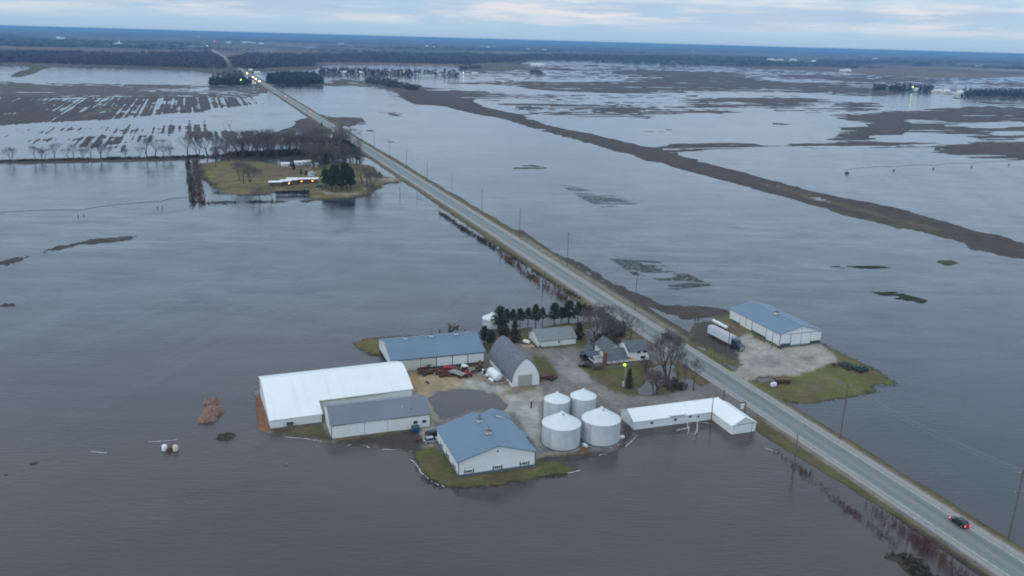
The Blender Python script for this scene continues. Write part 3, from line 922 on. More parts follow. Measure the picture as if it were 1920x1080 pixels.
BLUEP = mat('blue_barrel_plastic', (.012, .075, .24), .4, var=.05)
CARBLK = mat('black_car_paint', (.012, .018, .022), .25, var=0, spec=.6)
CARSIL = mat('silver_car_paint', (.38, .39, .42), .3, var=0, spec=.5)
CARBLU = mat('dark_blue_car_paint', (.035, .055, .09), .3, var=0, spec=.5)
CARWHT = mat('white_car_paint', (.7, .7, .7), .3, var=0, spec=.5)
TRUCKB = mat('dark_blue_cab_paint', (.022, .04, .062), .3, var=0, spec=.5)
TRAILER = mat('white_trailer_skin', (.60, .66, .74), .4, var=.03, ribs=(1, 1.2, .01))
TRTOP = mat('pinkish_trailer_roof', (.50, .45, .47), .6, var=.05)
WIRE = mat('grey_wire', (.25, .26, .27), .5, metal=.3, var=0)
TAILL = emit('red_tail_lamp', (1.0, .03, .07), 6.0)
TURNL = emit('orange_marker_lamp', (1.0, .20, .07), 2.5)
HEADL = emit('warm_headlamp', (1.0, .80, .36), 16.0)
TAILF = emit('far_red_lamp', (1.0, .10, .13), 14.0)
GREENL = emit('green_yard_lamp', (.46, .85, .03), 2.0)
GREENF = emit('far_green_lamp', (.45, 1.0, .12), 14.0)
AMBER = emit('amber_lamp', (1.0, .36, .06), 6.0)
LITWIN = emit('lit_window', (.45, .36, .05), .25)

# ---------------------------------------------------------------- buildings
def gable(name, label, cat, x0, x1, y0, y1, eave, ridge, along='x', wm=None, rm=None, over=.45, z0=-.35, rp=None, group=None, rz=0, thick=.16):
    """walls with gables and a two-slope roof slab; origin at the front left corner"""
    o = thing(name, label, cat, (x0, y0, 0), rz, group)
    w, d = x1 - x0, y1 - y0
    if along == 'x':
        r = d / 2 if rp is None else rp
        mb = MB().prism([(0, z0), (d, z0), (d, eave), (r, ridge), (0, eave)], 0, w, 'x')
        span, lo, hi = d, -over, w + over
    else:
        r = w / 2 if rp is None else rp
        mb = MB().prism([(0, z0), (w, z0), (w, eave), (r, ridge), (0, eave)], 0, d, 'y')
        span, lo, hi = w, -over, d + over
    mb.build('wall', wm or (WHITE if along == 'x' else WHITE), o)
    k1, k2 = (ridge - eave) / r, (ridge - eave) / (span - r)
    g = .02
    prof = [(-over, eave - k1 * over + g), (r, ridge + g), (span + over, eave - k2 * over + g), (span + over, eave - k2 * over + g + thick), (r, ridge + g + thick), (-over, eave - k1 * over + g + thick)]
    roof = MB().prism(prof, lo, hi, along).build('roof', rm, o)
    cap = MB()
    zt = ridge + g + thick
    if along == 'x':
        cap.prism([(r - .22, zt - k1 * .22 + .02), (r, zt + .05), (r + .22, zt - k2 * .22 + .02)], lo - .01, hi + .01, 'x')
    else:
        cap.prism([(r - .22, zt - k1 * .22 + .02), (r, zt + .05), (r + .22, zt - k2 * .22 + .02)], lo - .01, hi + .01, 'y')
    cap.build('ridge_cap', rm, roof)
    o['_r'] = r
    return o, roof


def part(name, o, m, x0, x1, y0, y1, z0, z1, label=None):
    p = MB().box(x0, x1, y0, y1, z0, z1).build(name, m, o)
    if label:
        p['label'] = label
    return p


def cupola(roof, x, y, z, s=.5):
    c = MB().box(x - s, x + s, y - s, y + s, z - .35, z + .45)
    c = c.build('cupola', WSIDE, roof)
    c2 = MB().taper((x - s * 1.35, x + s * 1.35, y - s * 1.35, y + s * 1.35), (x - .08, x + .08, y - .08, y + .08), z + .46, z + 1.0)
    c2.tube((x, y, z + 1.0), (x, y, z + 1.7), .035, n=5)
    c2.box(x - .3, x + .3, y - .02, y + .02, z + 1.35, z + 1.55)
    c2.build('cupola_cap', BAND, roof)


# the shop on the front lawn
shop, roof = gable('machine_shop', 'white shop with blue grey roof and two small cupolas, standing on the front lawn', 'building', 53.0, 72.3, 179.0, 198.4, 4.35, 7.2, 'y', WHITE, BROOFY)
cupola(roof, 9.65, 7.0, 7.45, .62)
cupola(roof, 9.65, 14.2, 7.45, .62)
mb = MB().prism([(12.4, 4.2), (20.0, 4.25), (16.0, 6.0)], 19.42, 23.2, 'y').build('rear_gable', WHITE, shop)
MB().prism([(11.6, 4.05), (16.0, 6.05), (20.3, 4.1), (20.3, 4.26), (16.0, 6.22), (11.6, 4.21)], 19.41, 23.6, 'y').build('rear_roof', BROOFY, shop)
part('base_band', shop, BAND, -.05, 19.35, -.05, 0.0, -.3, .95)
part('base_band', shop, BAND, -.05, 0.0, 0.005, 19.4, -.3, .95)
part('corner_trim', shop, BAND, -.06, .1, -.06, .1, .95, 4.2)
part('corner_trim', shop, BAND, 19.2, 19.36, -.06, .1, .95, 4.2)


def shop_window(o, x, y, z, face):
    if face == 'front':
        w = MB().box(x - .85, x + .85, y - .07, y, z, z + .8).build('window', WSIDE, o)
        g = MB()
        for k in (-.5, 0, .5):
            g.box(x + k - .2, x + k + .2, y - .09, y - .071, z + .1, z + .7)
        g.build('pane', GLASS, w)
        for k in (-1.05, 1.05):
            MB().box(x + k - .13, x + k + .13, y - .1, y - .01, z - .1, z + .9).build('shutter', SHUT, w)
    else:
        w = MB().box(y - .07, y, x - .85, x + .85, z, z + .8).build('window', WSIDE, o)
        g = MB()
        for k in (-.5, 0, .5):
            g.box(y - .09, y - .071, x + k - .2, x + k + .2, z + .1, z + .7)
        g.build('pane', GLASS, w)
        for k in (-1.05, 1.05):
            MB().box(y - .1, y - .01, x + k - .13, x + k + .13, z - .1, z + .9).build('shutter', SHUT, w)


for x in (2.6, 9.7, 16.6):
    shop_window(shop, x, -.0, 1.15, 'front')
for y in (3.6, 9.4, 15.2):
    shop_window(shop, y, 0.0, 1.15, 'side')
MB().lathe([(.26, -.06), (.26, 0)], 10, (9.65, 0, 5.75), 'y').build('gable_vent', BAND, shop)
can = MB().prism([(19.4, 3.2), (21.8, 2.95), (21.8, 3.05), (19.4, 3.32)], 10.5, 15.0, 'y')
can.box(21.55, 21.7, 10.7, 10.85, 0, 2.97)
can.box(21.55, 21.7, 14.6, 14.75, 0, 2.97)
can.build('porch_roof', BROOFY, shop)

# long grey-roofed shed
sh, roof = gable('storage_shed', 'long low shed with slate grey roof and white walls in front of the white hall', 'building', 27.7, 53.7, 208.4, 221.2, 3.95, 6.3, 'x', WHITE, GROOF, .3, rp=6.4)
part('eave_trim', sh, YTRIM, 0, 4.0, -.1, -.02, 3.55, 3.78)
part('eave_trim', sh, YTRIM, 15.5, 26.0, -.1, -.02, 3.55, 3.78)
part('corner_trim', sh, TRIM, -.05, .1, -.05, .1, -.2, 3.6)
part('corner_trim', sh, TRIM, 25.9, 26.05, -.05, .1, -.2, 3.6)
part('door', sh, WSIDE, .75, 1.75, -.06, 0, .1, 2.2)
for x in (22.0, 24.4):
    w = part('window', sh, TRIM, x - .55, x + .55, -.07, 0, 1.55, 2.35)
    MB().box(x - .45, x - .04, -.09, -.071, 1.63, 2.27).box(x + .04, x + .45, -.09, -.071, 1.63, 2.27).build('pane', GLASS, w)
for x in (8.5, 14.6):
    part('wall_seam', sh, BAND, x - .04, x + .04, -.02, 0, .1, 3.6)
MB().lathe([(.1, 0), (.1, .5)], 8, (19.2, 3.2, 5.1)).build('roof_vent', WSIDE, roof)
MB().lathe([(.08, 0), (.08, 1.1)], 8, (21.4, 1.8, 4.5)).build('flue', BAND, roof)

# big white hall with its lean-to
BIGX, BIGY, BRZ = 13.4, 218.8, math.radians(2.4)
hall = thing('storage_hall', 'largest hall, with a wide gently curved white roof, at the left end of the farm', 'building', (BIGX, BIGY, 0), BRZ)
prof = [(5.7, 4.15), (8.2, 5.15), (10.7, 6.05), (13.2, 6.85), (15.2, 7.35), (17.0, 7.5), (20.0, 6.9), (23.5, 5.9)]
MB().prism([(5.75, -.3), (23.4, -.3)] + [(p, z - .02) for p, z in prof[::-1]], 0.02, 39.9, 'x').build('wall', WSIDE, hall)
up = [(p, z + .14) for p, z in prof]
RB = MB().prism([(5.4, 4.0)] + prof[1:] + [(23.8, 5.75)] + [(23.8, 5.9)] + up[1:][::-1] + [(5.4, 4.15)], -.3, 40.2, 'x')
RB.build('roof', WROOF, hall)
MB().prism([(0, -.3), (5.73, -.3), (5.73, 4.0), (0, 2.45)], 0.0, 13.3, 'x').build('lean_to', WSIDE, hall)
MB().prism([(-.25, 2.45), (5.45, 4.03), (5.45, 4.18), (-.25, 2.6)], -.3, 13.6, 'x').build('lean_to_roof', WROOF, hall)
part('eave_trim', hall, YTRIM, 13.7, 31.5, 5.34, 5.4, 3.72, 4.0)
part('base_band', hall, WOOD, 0, 13.3, -.04, 0, -.3, .25)
part('base_band', hall, WOOD, -.04, 0, .1, 23.4, -.3, .3)
part('shed_wall', hall, WSIDE, 14.0, 17.0, 4.2, 4.3, 0, 2.2)
bx = thing('fuel_box', 'dark brown box standing against the front wall of the white hall', 'box', (BIGX + 4.9, BIGY - .35, 0))
MB().box(-.75, .75, -.9, 0, 0, 1.35).build('body', WOOD, bx)
MB().prism([(-1.0, 1.36), (.1, 1.5), (.1, 1.58), (-1.0, 1.44)], -.85, .85, 'x').build('lid', DARK, bx)

# blue-roofed machinery barn
bb, roof = gable('machinery_barn', 'long barn with blue grey roof, three cupolas and panelled front, behind the rusty implements', 'building', 52.2, 82.0, 249.8, 269.6, 4.2, 7.2, 'x', WHITE, BROOFX, .5, rp=10.2)
for x in (5.6, 14.0, 22.4):
    c = cupola(roof, x + 1.0, 10.2, 7.45, .72)
part('base_band', bb, TRIM, 9.3, 29.85, -.06, 0, -.3, .75)
part('eave_trim', bb, TRIM, 0, 29.8, -.07, 0, 3.72, 3.98)
part('side_band', bb, DARK, -.05, 0, .3, 19.8, -.3, 1.3)
part('large_door', bb, CREAM, 3.6, 8.7, -.08, 0, -.1, 3.5)
for k, (xa, xb) in enumerate(((9.6, 14.0), (14.35, 19.2), (19.5, 24.3), (24.6, 29.6))):
    part('door_panel', bb, CREAM if k == 0 else WHITE, xa, xb, -.07, 0, .78, 3.68)
for x in (9.15, 14.17, 19.35, 24.45):
    part('post_trim', bb, TRIM, x - .1, x + .1, -.09, -.005, .75, 3.7)
part('sign', bb, TRIM, 11.0, 12.7, -.11, -.075, 1.15, 1.55)

# gothic arched barn
ab = thing('arched_barn', 'round roofed barn with grey shingles and a beige overhead door', 'building', (88.3, 228.3, 0))
half = [(4.35, -.3), (4.35, 2.0), (4.2, 3.2), (3.85, 4.3), (3.3, 5.4), (2.55, 6.5), (1.6, 7.6), (.75, 8.3), (0, 8.75)]
MB().prism([(x, z) for x, z in half] + [(-x, z) for x, z in half[:-1][::-1]], 0, 21.5, 'y').build('wall', WSIDE, ab)
hl = [(4.42, 1.7), (4.38, 2.1), (4.27, 3.25), (3.92, 4.38), (3.37, 5.5), (2.62, 6.6), (1.65, 7.7), (.78, 8.42), (0, 8.88)]
ho = [(x + .14 * (1 if x > 1 else .4), z + (.0 if x > 3.6 else .12)) for x, z in hl]
ho[-1] = (0, 9.02)
MB().prism(hl + [(-x, z) for x, z in hl[:-1][::-1]] + [(-x, z) for x, z in ho[:-1]] + ho[::-1], -.12, 21.7, 'y').build('roof', SHINGLE, ab, smooth=False)
d = part('overhead_door', ab, BEIGE, -2.5, 2.0, -.06, 0, .1, 3.75)
MB().box(-2.65, -2.5, -.09, 0, .1, 3.9).box(2.0, 2.15, -.09, 0, .1, 3.9).box(-2.5, 2.0, -.09, 0, 3.76, 3.9).build('frame', WSIDE, d)
part('eave_board', ab, TRIM, -4.47, -4.37, 0.0, 21.5, 1.5, 1.68)

# L-shaped white sheds by the road
la, roof = gable('livestock_shed', 'L shaped low white shed standing at the edge of the flood beside the road', 'building', 105.5, 133.6, 191.3, 199.0, 2.55, 4.45, 'x', WHITE, WROOF, .35)
wing = MB().prism([(24.2, -.35), (31.6, -.35), (31.6, 2.55), (27.9, 4.43), (24.2, 2.55)], -9.8, 3.6, 'y').build('wing_wall', WHITEY, la)
k = 1.9 / 3.7
MB().prism([(24.2 - .35, 2.55 - k * .35 + .024), (27.9, 4.48), (31.6 + .35, 2.55 - k * .35 + .024), (31.6 + .35, 2.55 - k * .35 + .19), (27.9, 4.645), (24.2 - .35, 2.55 - k * .35 + .19)], -10.15, 3.86, 'y').build('wing_roof', WROOFY, la)
part('large_door', la, WSIDE, 26.0, 30.3, -9.87, -9.8, -.1, 2.5)
part('door_rail', la, BAND, 25.8, 30.9, -9.93, -9.8, 2.52, 2.62)
part('wall_post', la, BAND, 30.4, 30.5, -9.86, -9.8, -.1, 2.5)
part('dormer', la, WHITE, 10.8, 15.2, -.35, .6, 2.1, 2.95)
part('dormer_roof', la, WROOF, 10.6, 15.4, -.5, 1.5, 2.96, 3.06)
for x in (5.4, 12.6, 19.6, 17.2):
    w = part('window', la, TRIM, x - .4, x + .4, -.07, 0, 1.15 if x != 17.2 else 1.6, 1.75 if x != 17.2 else 2.0)
    MB().box(x - .32, x + .32, -.09, -.071, 1.22 if x != 17.2 else 1.66, 1.68 if x != 17.2 else 1.94).build('pane', GLASS, w)
part('base_band', la, CONCM, 0, 24.2, -.04, 0, -.3, .12)
part('base_band', la, CONCM, -.04, 0, .05, 7.7, -.3, .2)

# barn across the road
rb, roof = gable('equipment_barn', 'white barn with blue grey roof on the gravel lot across the road', 'building', 186.3, 203.6, 238.6, 269.4, 4.3, 6.6, 'y', WHITEY, BROOFY, .45)
cupola(roof, 8.65, 14.5, 6.85, .75)
part('base_band', rb, TRIM, .5, 4.4, -.06, 0, -.3, .65)
part('base_band', rb, TRIM, 12.9, 17.2, -.06, 0, -.3, .65)
for a_, b_ in ((.0, 6.8), (8.2, 16.4), (24.2, 30.3)):
    if a_ > 0:
        part('base_band', rb, TRIM, -.06, 0, a_, b_, -.3, .65)
for xa, xb in ((4.6, 8.7), (8.85, 12.8)):
    part('sliding_door', rb, WHITE, xa, xb, -.09, 0, .0, 3.95)
part('door_rail', rb, BAND, 3.0, 17.0, -.14, -.01, 3.98, 4.12)
for x in (4.5, 8.78, 12.85):
    part('post_trim', rb, BAND, x - .06, x + .06, -.11, -.005, -.1, 3.96)
for ya, yb in ((16.7, 20.2), (20.4, 24.0)):
    part('sliding_door', rb, WHITEY, -.09, 0, ya, yb, .0, 3.9)
for y in (4.0, 8.0, 16.5, 20.3, 24.1):
    part('post_trim', rb, BAND if y > 17 else TRIM, -.11, -.005, y - .07, y + .07, -.1, 3.92)
part('corner_trim', rb, BAND, -.07, .1, -.07, .1, -.2, 4.0)
part('wall_door', rb, WSIDE, -.1, 0, 1.2, 2.2, .05, 2.1)
MB().lathe([(.2, -.05), (.2, 0)], 10, (8.65, 0, 5.4), 'y').build('gable_vent', BAND, rb)

# garage behind the yard
ga, roof = gable('garage', 'white garage with grey green shingle roof in front of the pine row', 'building', 104.6, 118.2, 259.2, 269.2, 2.4, 4.75, 'x', WSIDE, SHINGLEG, .4, rp=5.2)
part('garage_door', ga, WHITE, .7, 6.0, -.05, 0, .0, 2.1)
part('garage_door', ga, WHITE, 8.6, 12.6, -.05, 0, .0, 2.1)
d = part('door', ga, WSIDE, 6.7, 7.8, -.06, 0, .0, 2.1)
MB().box(6.98, 7.5, -.08, -.061, 1.0, 1.9).build('pane', GLASS, d)
part('door_mat', ga, TRIM, .05, .5, -.5, -.1, 0, 1.0)

# the farmhouse
ho_ = thing('farmhouse', 'white farmhouse with dark roofs and brick chimney on the flooded lawn', 'house', (119.5, 237.3, 0))
MB().prism([(0, .0), (7.4, .0), (7.4, 2.1), (3.7, 4.2), (0, 2.1)], 0, 8.0, 'x').build('wall', WSIDE, ho_)
kk = 2.1 / 3.7
MB().prism([(-.5, 2.1 - kk * .5 + .02), (3.7, 4.22), (7.9, 2.1 - kk * .5 + .02), (7.9, 2.1 - kk * .5 + .17), (3.7, 4.37), (-.5, 2.1 - kk * .5 + .17)], -.4, 8.2, 'x').build('roof', SHINGLED, ho_)
MB().prism([(-.1, .0), (7.2, .0), (7.2, 4.3), (3.6, 6.45), (-.1, 4.3)], 7.6, 15.0, 'x').build('tall_wall', WSIDE, ho_)
kk = 2.15 / 3.65
MB().prism([(-.55, 4.3 - kk * .45 + .02), (3.6, 6.47), (7.65, 4.3 - kk * .45 + .02), (7.65, 4.3 - kk * .45 + .18), (3.6, 6.63), (-.55, 4.3 - kk * .45 + .18)], 7.2, 15.4, 'x').build('tall_roof', SHINGLED, ho_)
MB().prism([(2.0, .0), (8.0, .0), (8.0, 2.9), (5.0, 5.2), (2.0, 2.9)], 5.0, 13.5, 'y').build('rear_wall', WSIDE, ho_)
kk = 2.3 / 3.0
MB().prism([(1.6, 2.6 + .02), (5.0, 5.22), (8.4, 2.6 + .02), (8.4, 2.77), (5.0, 5.38), (1.6, 2.77)], 4.6, 13.8, 'y').build('rear_roof', SHINGLED, ho_)
MB().box(-3.2, 0.0, 2.6, 7.0, 0, 2.3).build('side_wing', WSIDE, ho_)
MB().prism([(2.2, 2.31), (7.3, 2.5), (7.3, 2.62), (2.2, 2.43)], -3.6, .0, 'x').build('side_wing_roof', CARSIL, ho_)
MB().box(-1.25, -.35, -.55, .6, 0, 4.6).taper((-1.35, -.25, -.65, .7), (-1.2, -.4, -.5, .55), 4.6, 4.8).build('chimney', BRICK, ho_)
MB().box(-.2, 15.06, -.12, -.1, -.1, .75).build('brick_base', BRICK, ho_)
for x, z, w2, h2, lit in ((9.0, 1.35, .6, .75, 1), (12.4, 1.25, .45, 1.0, 0), (13.25, 1.25, .42, 1.0, 0), (11.2, 3.35, .5, .5, 0), (13.4, 3.35, .5, .5, 0)):
    w = MB().box(x - w2 - .1, x + w2 + .1, -.2, -.101, z - .1, z + h2 + .1).build('window', WSIDE if z < 2 else TRIM, ho_)
    MB().box(x - w2, x + w2, -.22, -.201, z, z + h2).build('pane', LITWIN if lit else GLASS, w)
for x in (1.6, 3.9, 6.0):
    MB().box(x - .1, x + .1, -.16, -.11, .76, 2.0).build('porch_post', BAND, ho_)
for y in (3.4, 4.6, 5.8):
    w = MB().box(-3.28, -3.2, y - .4, y + .4, .9, 1.9).build('window', TRIM, ho_)
    MB().box(-3.3, -3.281, y - .3, y + .3, 1.0, 1.8).build('pane', GLASS, w)

# ---------------------------------------------------------------- grain bins
def grain_bin(label, cxy, R, eave, apex, group, base=0.25):
    o = thing('grain_bin', label, 'grain bin', (cxy[0], cxy[1], base), 0, group)
    MB().lathe([(R, 0), (R, eave - base)], 48).build('wall', GALV, o, smooth=False)
    n = 36
    rf = MB()
    vs, fs = [], []
    e, a = eave - base, apex - base
    for r, z in ((R + .12, e - .06), (.45, a - .18)):
        for i in range(2 * n):
            an = math.pi * i / n
            vs.append((r * math.cos(an), r * math.sin(an), z + (.05 if i % 2 and r > 1 else 0)))
    fs = [(i, (i + 1) % (2 * n), 2 * n + (i + 1) % (2 * n), 2 * n + i) for i in range(2 * n)]
    rf.add(vs, fs)
    roof = rf.build('roof', GALVR, o)
    MB().lathe([(.47, a - .22), (.47, a - .02), (.3, a + .12)], 12).build('fill_cap', GALVR, roof)
    hx = R * .55 * math.cos(-1.9)
    hy = R * .55 * math.sin(-1.9)
    MB().box(-.28, .28, -R * .22, -R * .12, a - .75, a - .3).build('roof_hatch', CHROME, roof)
    lad = MB()
    aa = -2.6
    for s in (-.22, .22):
        px, py = (R + .15) * math.cos(aa + s / R), (R + .15) * math.sin(aa + s / R)
        lad.tube((px, py, .4), (px, py, e + .3), .025, n=4)
    k = .6
    while k < e:
        p = [((R + .15) * math.cos(aa + s / R), (R + .15) * math.sin(aa + s / R), k) for s in (-.22, .22)]
        lad.tube(p[0], p[1], .02, n=4)
        k += .35
    lad.build('ladder', CHROME, o)
    MB().lathe([(R + .55, -.35), (R + .55, -.02)], 40).build('footing', CONCM, o)
    MB().lathe([(R + .06, -.015), (R + .06, .3)], 48).build('base_ring', BAND, o)
    return o


grain_bin('wide squat grain bin nearest the shop, front left of the four', (83.4, 189.2), 4.95, 6.05, 9.0, 'grain bins beside the yard')
grain_bin('wide squat grain bin nearest the L shaped shed, front right of the four', (94.3, 188.6), 5.0, 6.2, 9.2, 'grain bins beside the yard')
grain_bin('narrow grain bin at the back left of the four, beside the concrete pad', (87.9, 203.2), 3.5, 6.3, 8.2, 'grain bins beside the yard')
grain_bin('narrow grain bin at the back right of the four, beside the driveway', (95.4, 202.5), 3.5, 6.7, 8.6, 'grain bins beside the yard')
grain_bin('small lone grain bin standing in the water behind the blue roofed barn', (96.3, 284.6), 3.5, 3.5, 5.4, None, 0.0)
fan = thing('aeration_fan', 'small white fan box on the footing of the right wide bin', 'fan', (99.9, 187.0, .25))
MB().lathe([(.42, -.4), (.42, .5)], 14, (0, 0, .5), 'x').build('housing', TANK, fan)
MB().box(-1.0, -.4, -.3, .3, 0, .85).build('duct', GALV, fan)
fan2 = dup(fan, (88.6, 185.2, .25), -1.2, 1.0, 'small fan box on the ground between the two wide bins')
# ---------------------------------------------------------------- trees
BARK = mat('grey_brown_bark', (.085, .072, .066), .9, var=.25, vscale=1.5)
TWIG = mat('bare_twigs', (.135, .112, .112), .9, var=.25, vscale=.8)
TWIGR = mat('reddish_bare_twigs', (.150, .098, .092), .9, var=.25, vscale=.8)
NEEDLE = mat('dark_pine_needles', (.034, .052, .032), .85, var=.4, vscale=1.0)
NEEDLEB = mat('olive_cedar_needles', (.046, .056, .030), .85, var=.4, vscale=1.0)
REED = mat('reddish_dead_stems', (.150, .088, .078), .9, var=.3, vscale=.6)
SCRUB = mat('dark_scrub', (.078, .060, .046), .9, var=.35, vscale=.6)
WOODS = mat('bare_woods', (.058, .052, .056), .95, var=.35, vscale=.012, stain=((.085, .070, .062), (.004, .004, .004), .45, .65, .8))


def grow(rng, h, spread, levels=5, trunks=1, lean=.12, twig_r=.028, twigs=3):
    tr, cw = MB(), MB()

    def branch(p, d, L, r, lev):
        n = 2 if lev < 2 else 1
        q = p
        for i in range(n):
            d2 = (d + Vector((rng.uniform(-1, 1), rng.uniform(-1, 1), rng.uniform(-.3, .5))) * .16).normalized()
            e = q + d2 * (L / n)
            r2 = r * (.8 if n == 2 else .68)
            (tr if lev < 2 else cw).tube(q, e, r, r2, n=7 if lev < 2 else (4 if lev < 4 else 3), cap=False)
            q, r, d = e, r2, d2
            if lev >= 1 and lev < levels and i < n - 1:
                side(q, d, L, r, lev, 1)
        if lev < levels:
            side(q, d, L, r, lev, 3 if lev < levels - 1 else twigs)

    def side(q, d, L, r, lev, k):
        a0 = rng.uniform(0, 6.28)
        ax = d.orthogonal().normalized()
        for i in range(k):
            a = a0 + 6.283 * i / k + rng.uniform(-.5, .5)
            o = Matrix.Rotation(a, 3, d) @ ax
            nd = (d * rng.uniform(.75, 1.1) + o * spread * rng.uniform(.6, 1.15) + Vector((0, 0, .16))).normalized()
            branch(q, nd, L * rng.uniform(.58, .80), max(r * .72, twig_r), lev + 1)

    for k in range(trunks):
        d = Vector((rng.uniform(-lean, lean), rng.uniform(-lean, lean), 1)).normalized()
        if trunks > 1:
            a = 6.28 * k / trunks
            d = (d + Vector((math.cos(a), math.sin(a), 0)) * .28).normalized()
        branch(Vector((rng.uniform(-.2, .2) * (trunks > 1), rng.uniform(-.2, .2) * (trunks > 1), -.4)), d, h * .33, h * .021 + .06, 0)
    return tr, cw


def bare_tree(name, label, rng, h, spread, levels, trunks=1, m=None, twig_r=.028, twigs=3):
    o = thing(name, label, 'tree', (0, 0, -50))
    tr, cw = grow(rng, h, spread, levels, trunks, twig_r=twig_r, twigs=twigs)
    zt = max(v[2] for v in cw.v)
    s = h / zt
    for mb_ in (tr, cw):
        mb_.v = [(x * s, y * s, z * s) for x, y, z in mb_.v]
    tr.build('trunk', BARK, o)
    cw.build('crown', m or TWIG, o)
    return o


def pine(name, label, rng, h, rad, bare=.3, m=None, blobs=34, tri=44, top=.25, cat='tree'):
    """trunk with whorls of needle clumps; bare is the clear share of the trunk"""
    o = thing(name, label, cat, (0, 0, -50))
    tr = MB().tube((0, 0, -.5), (0, 0, h * .92), h * .018 + .06, .04, n=7)
    P, F = [], []
    for k in range(blobs):
        f = (k + rng.random()) / blobs
        z = h * (bare + (1 - bare) * f)
        prof = (1 - f) ** .75 * (1 - top) + top * (1 - f ** 3)
        if f < .18:
            prof *= .55 + 2.4 * f
        rr = rad * prof * rng.uniform(.35, 1.0)
        a = k * 2.4 + rng.uniform(-.5, .5)
        c = Vector((rr * math.cos(a), rr * math.sin(a), z - rr * .12))
        if rr > .5:
            tr.tube((0, 0, z - rr * .05), c, .05, .02, n=4, cap=False)
        br = rad * rng.uniform(.26, .44)
        for t_ in range(tri):
            d = Vector((rng.gauss(0, 1), rng.gauss(0, 1), rng.gauss(0, .7))).normalized() * br * rng.random() ** .45
            p = c + Vector((d.x, d.y, d.z * .75))
            e1 = Vector((rng.gauss(0, 1), rng.gauss(0, 1), rng.gauss(0, .5))).normalized() * rng.uniform(.22, .42) * (rad / 2.2) ** .5
            e2 = Vector((rng.gauss(0, 1), rng.gauss(0, 1), rng.gauss(0, .8))).normalized() * rng.uniform(.16, .32) * (rad / 2.2) ** .5
            i = len(P)
            P += [p - e1, p + e1, p + e2]
            F.append((i, i + 1, i + 2))
    tr.build('trunk', BARK, o)
    MB().add(P, F).build('crown', m or NEEDLE, o)
    return o


R_ = random.Random(7)
PINES = [pine('pine_tree', '', random.Random(20 + k), 7.2, 2.1, b_, NEEDLE, bl) for k, (b_, bl) in enumerate(((.36, 34), (.42, 28), (.30, 38), (.46, 24)))]
CEDAR = [pine('cedar_tree', '', random.Random(30 + k), 5.0, 1.35, .06, NEEDLEB, 40, 40, .45) for k in range(2)]
BARES = [bare_tree('bare_tree', '', random.Random(41), 11, .75, 6, 1, TWIG, .024, 3), bare_tree('bare_tree', '', random.Random(42), 11, .55, 6, 1, TWIG, .024, 3),
         bare_tree('bare_tree', '', random.Random(43), 11, .62, 6, 3, TWIG, .026, 2), bare_tree('bare_tree', '', random.Random(44), 11, .9, 5, 1, TWIG, .035, 4)]
THIN = [bare_tree('bare_tree', '', random.Random(61), 9, .6, 5, 1, TWIG, .03, 2), bare_tree('bare_tree', '', random.Random(62), 9, .5, 5, 2, TWIG, .03, 2), bare_tree('bare_tree', '', random.Random(63), 9, .7, 5, 1, TWIG, .03, 3)]
SHRUB = bare_tree('bare_shrub', '', random.Random(51), 4, .8, 5, 3, TWIGR, .022, 4)
SHRUB['category'] = 'shrub'
PROT = PINES + CEDAR + BARES + THIN + [SHRUB]


def plant(proto, px, py, hpx, base_h, label, group=None, wide=1.0):
    """stand a tree where the photograph shows its foot; hpx is its height in photo pixels"""
    x, y = G(px, py)
    d = math.sqrt(x * x + y * y + H * H)
    h = hpx / (FOC / d * math.cos(math.asin(H / d)))
    s = h / base_h
    return dup(proto, (x, y, 0), R_.uniform(0, 6.28), (s * wide, s * wide, s), label, group)


ORD = ['first', 'second', 'third', 'fourth', 'fifth', 'sixth', 'seventh', 'eighth', 'ninth', 'tenth', 'eleventh', 'twelfth', 'thirteenth', 'fourteenth', 'fifteenth', 'sixteenth', 'seventeenth', 'eighteenth',
       'nineteenth', 'twentieth', 'twenty first', 'twenty second', 'twenty third', 'twenty fourth', 'twenty fifth', 'twenty sixth', 'twenty seventh', 'twenty eighth', 'twenty ninth', 'thirtieth']
rowp = [(937, 626, 50, 0, .95), (950, 612, 32, 1, .8), (962, 611, 30, 1, 1.0), (975, 611, 32, 0, 1.0), (990, 609, 31, 1, .95), (1004, 610, 38, 2, .9), (1017, 613, 35, 3, .7), (1039, 611, 42, 0, 1.05),
        (1052, 604, 28, 2, .9), (1066, 606, 41, 2, 1.2), (1083, 606, 38, 1, .9), (1094, 608, 37, 3, .9), (1105, 606, 32, 3, .8)]
for k, (px, py, hp, pr, wd) in enumerate(rowp):
    lab = 'tall dense pine right beside the small lone grain bin' if k == 0 else '%s pine from the small lone grain bin in the flooded pine row' % ORD[k]
    plant(PINES[pr], px, py, hp, 7.2, lab, 'pine row behind the garage', wd * 1.15)
plant(PINES[2], 908, 646, 34, 7.2, 'bushy pine in front of the small grain bin, nearer the blue roofed barn', None, 1.1)
plant(PINES[0], 920, 654, 34, 7.2, 'bushy low pine at the corner of the arched barn', None, 1.25)
plant(CEDAR[0], 943, 630, 36, 5.0, 'narrow brownish cedar between the small grain bin and the pine row', None, 1.2)
plant(CEDAR[1], 965, 642, 40, 5.0, 'dark column shaped cedar beside the propane tank and garage', None, 1.0)
plant(CEDAR[0], 1085, 635, 30, 5.0, 'broad cedar at the right end of the garage', None, 1.2)
plant(CEDAR[1], 1179, 729, 36, 5.0, 'narrow dark cedar beside the yard light pole', None, .75)
plant(SHRUB, 1137, 602, 16, 4, 'small bushy shrub at the far end of the pine row', None, 1.2)
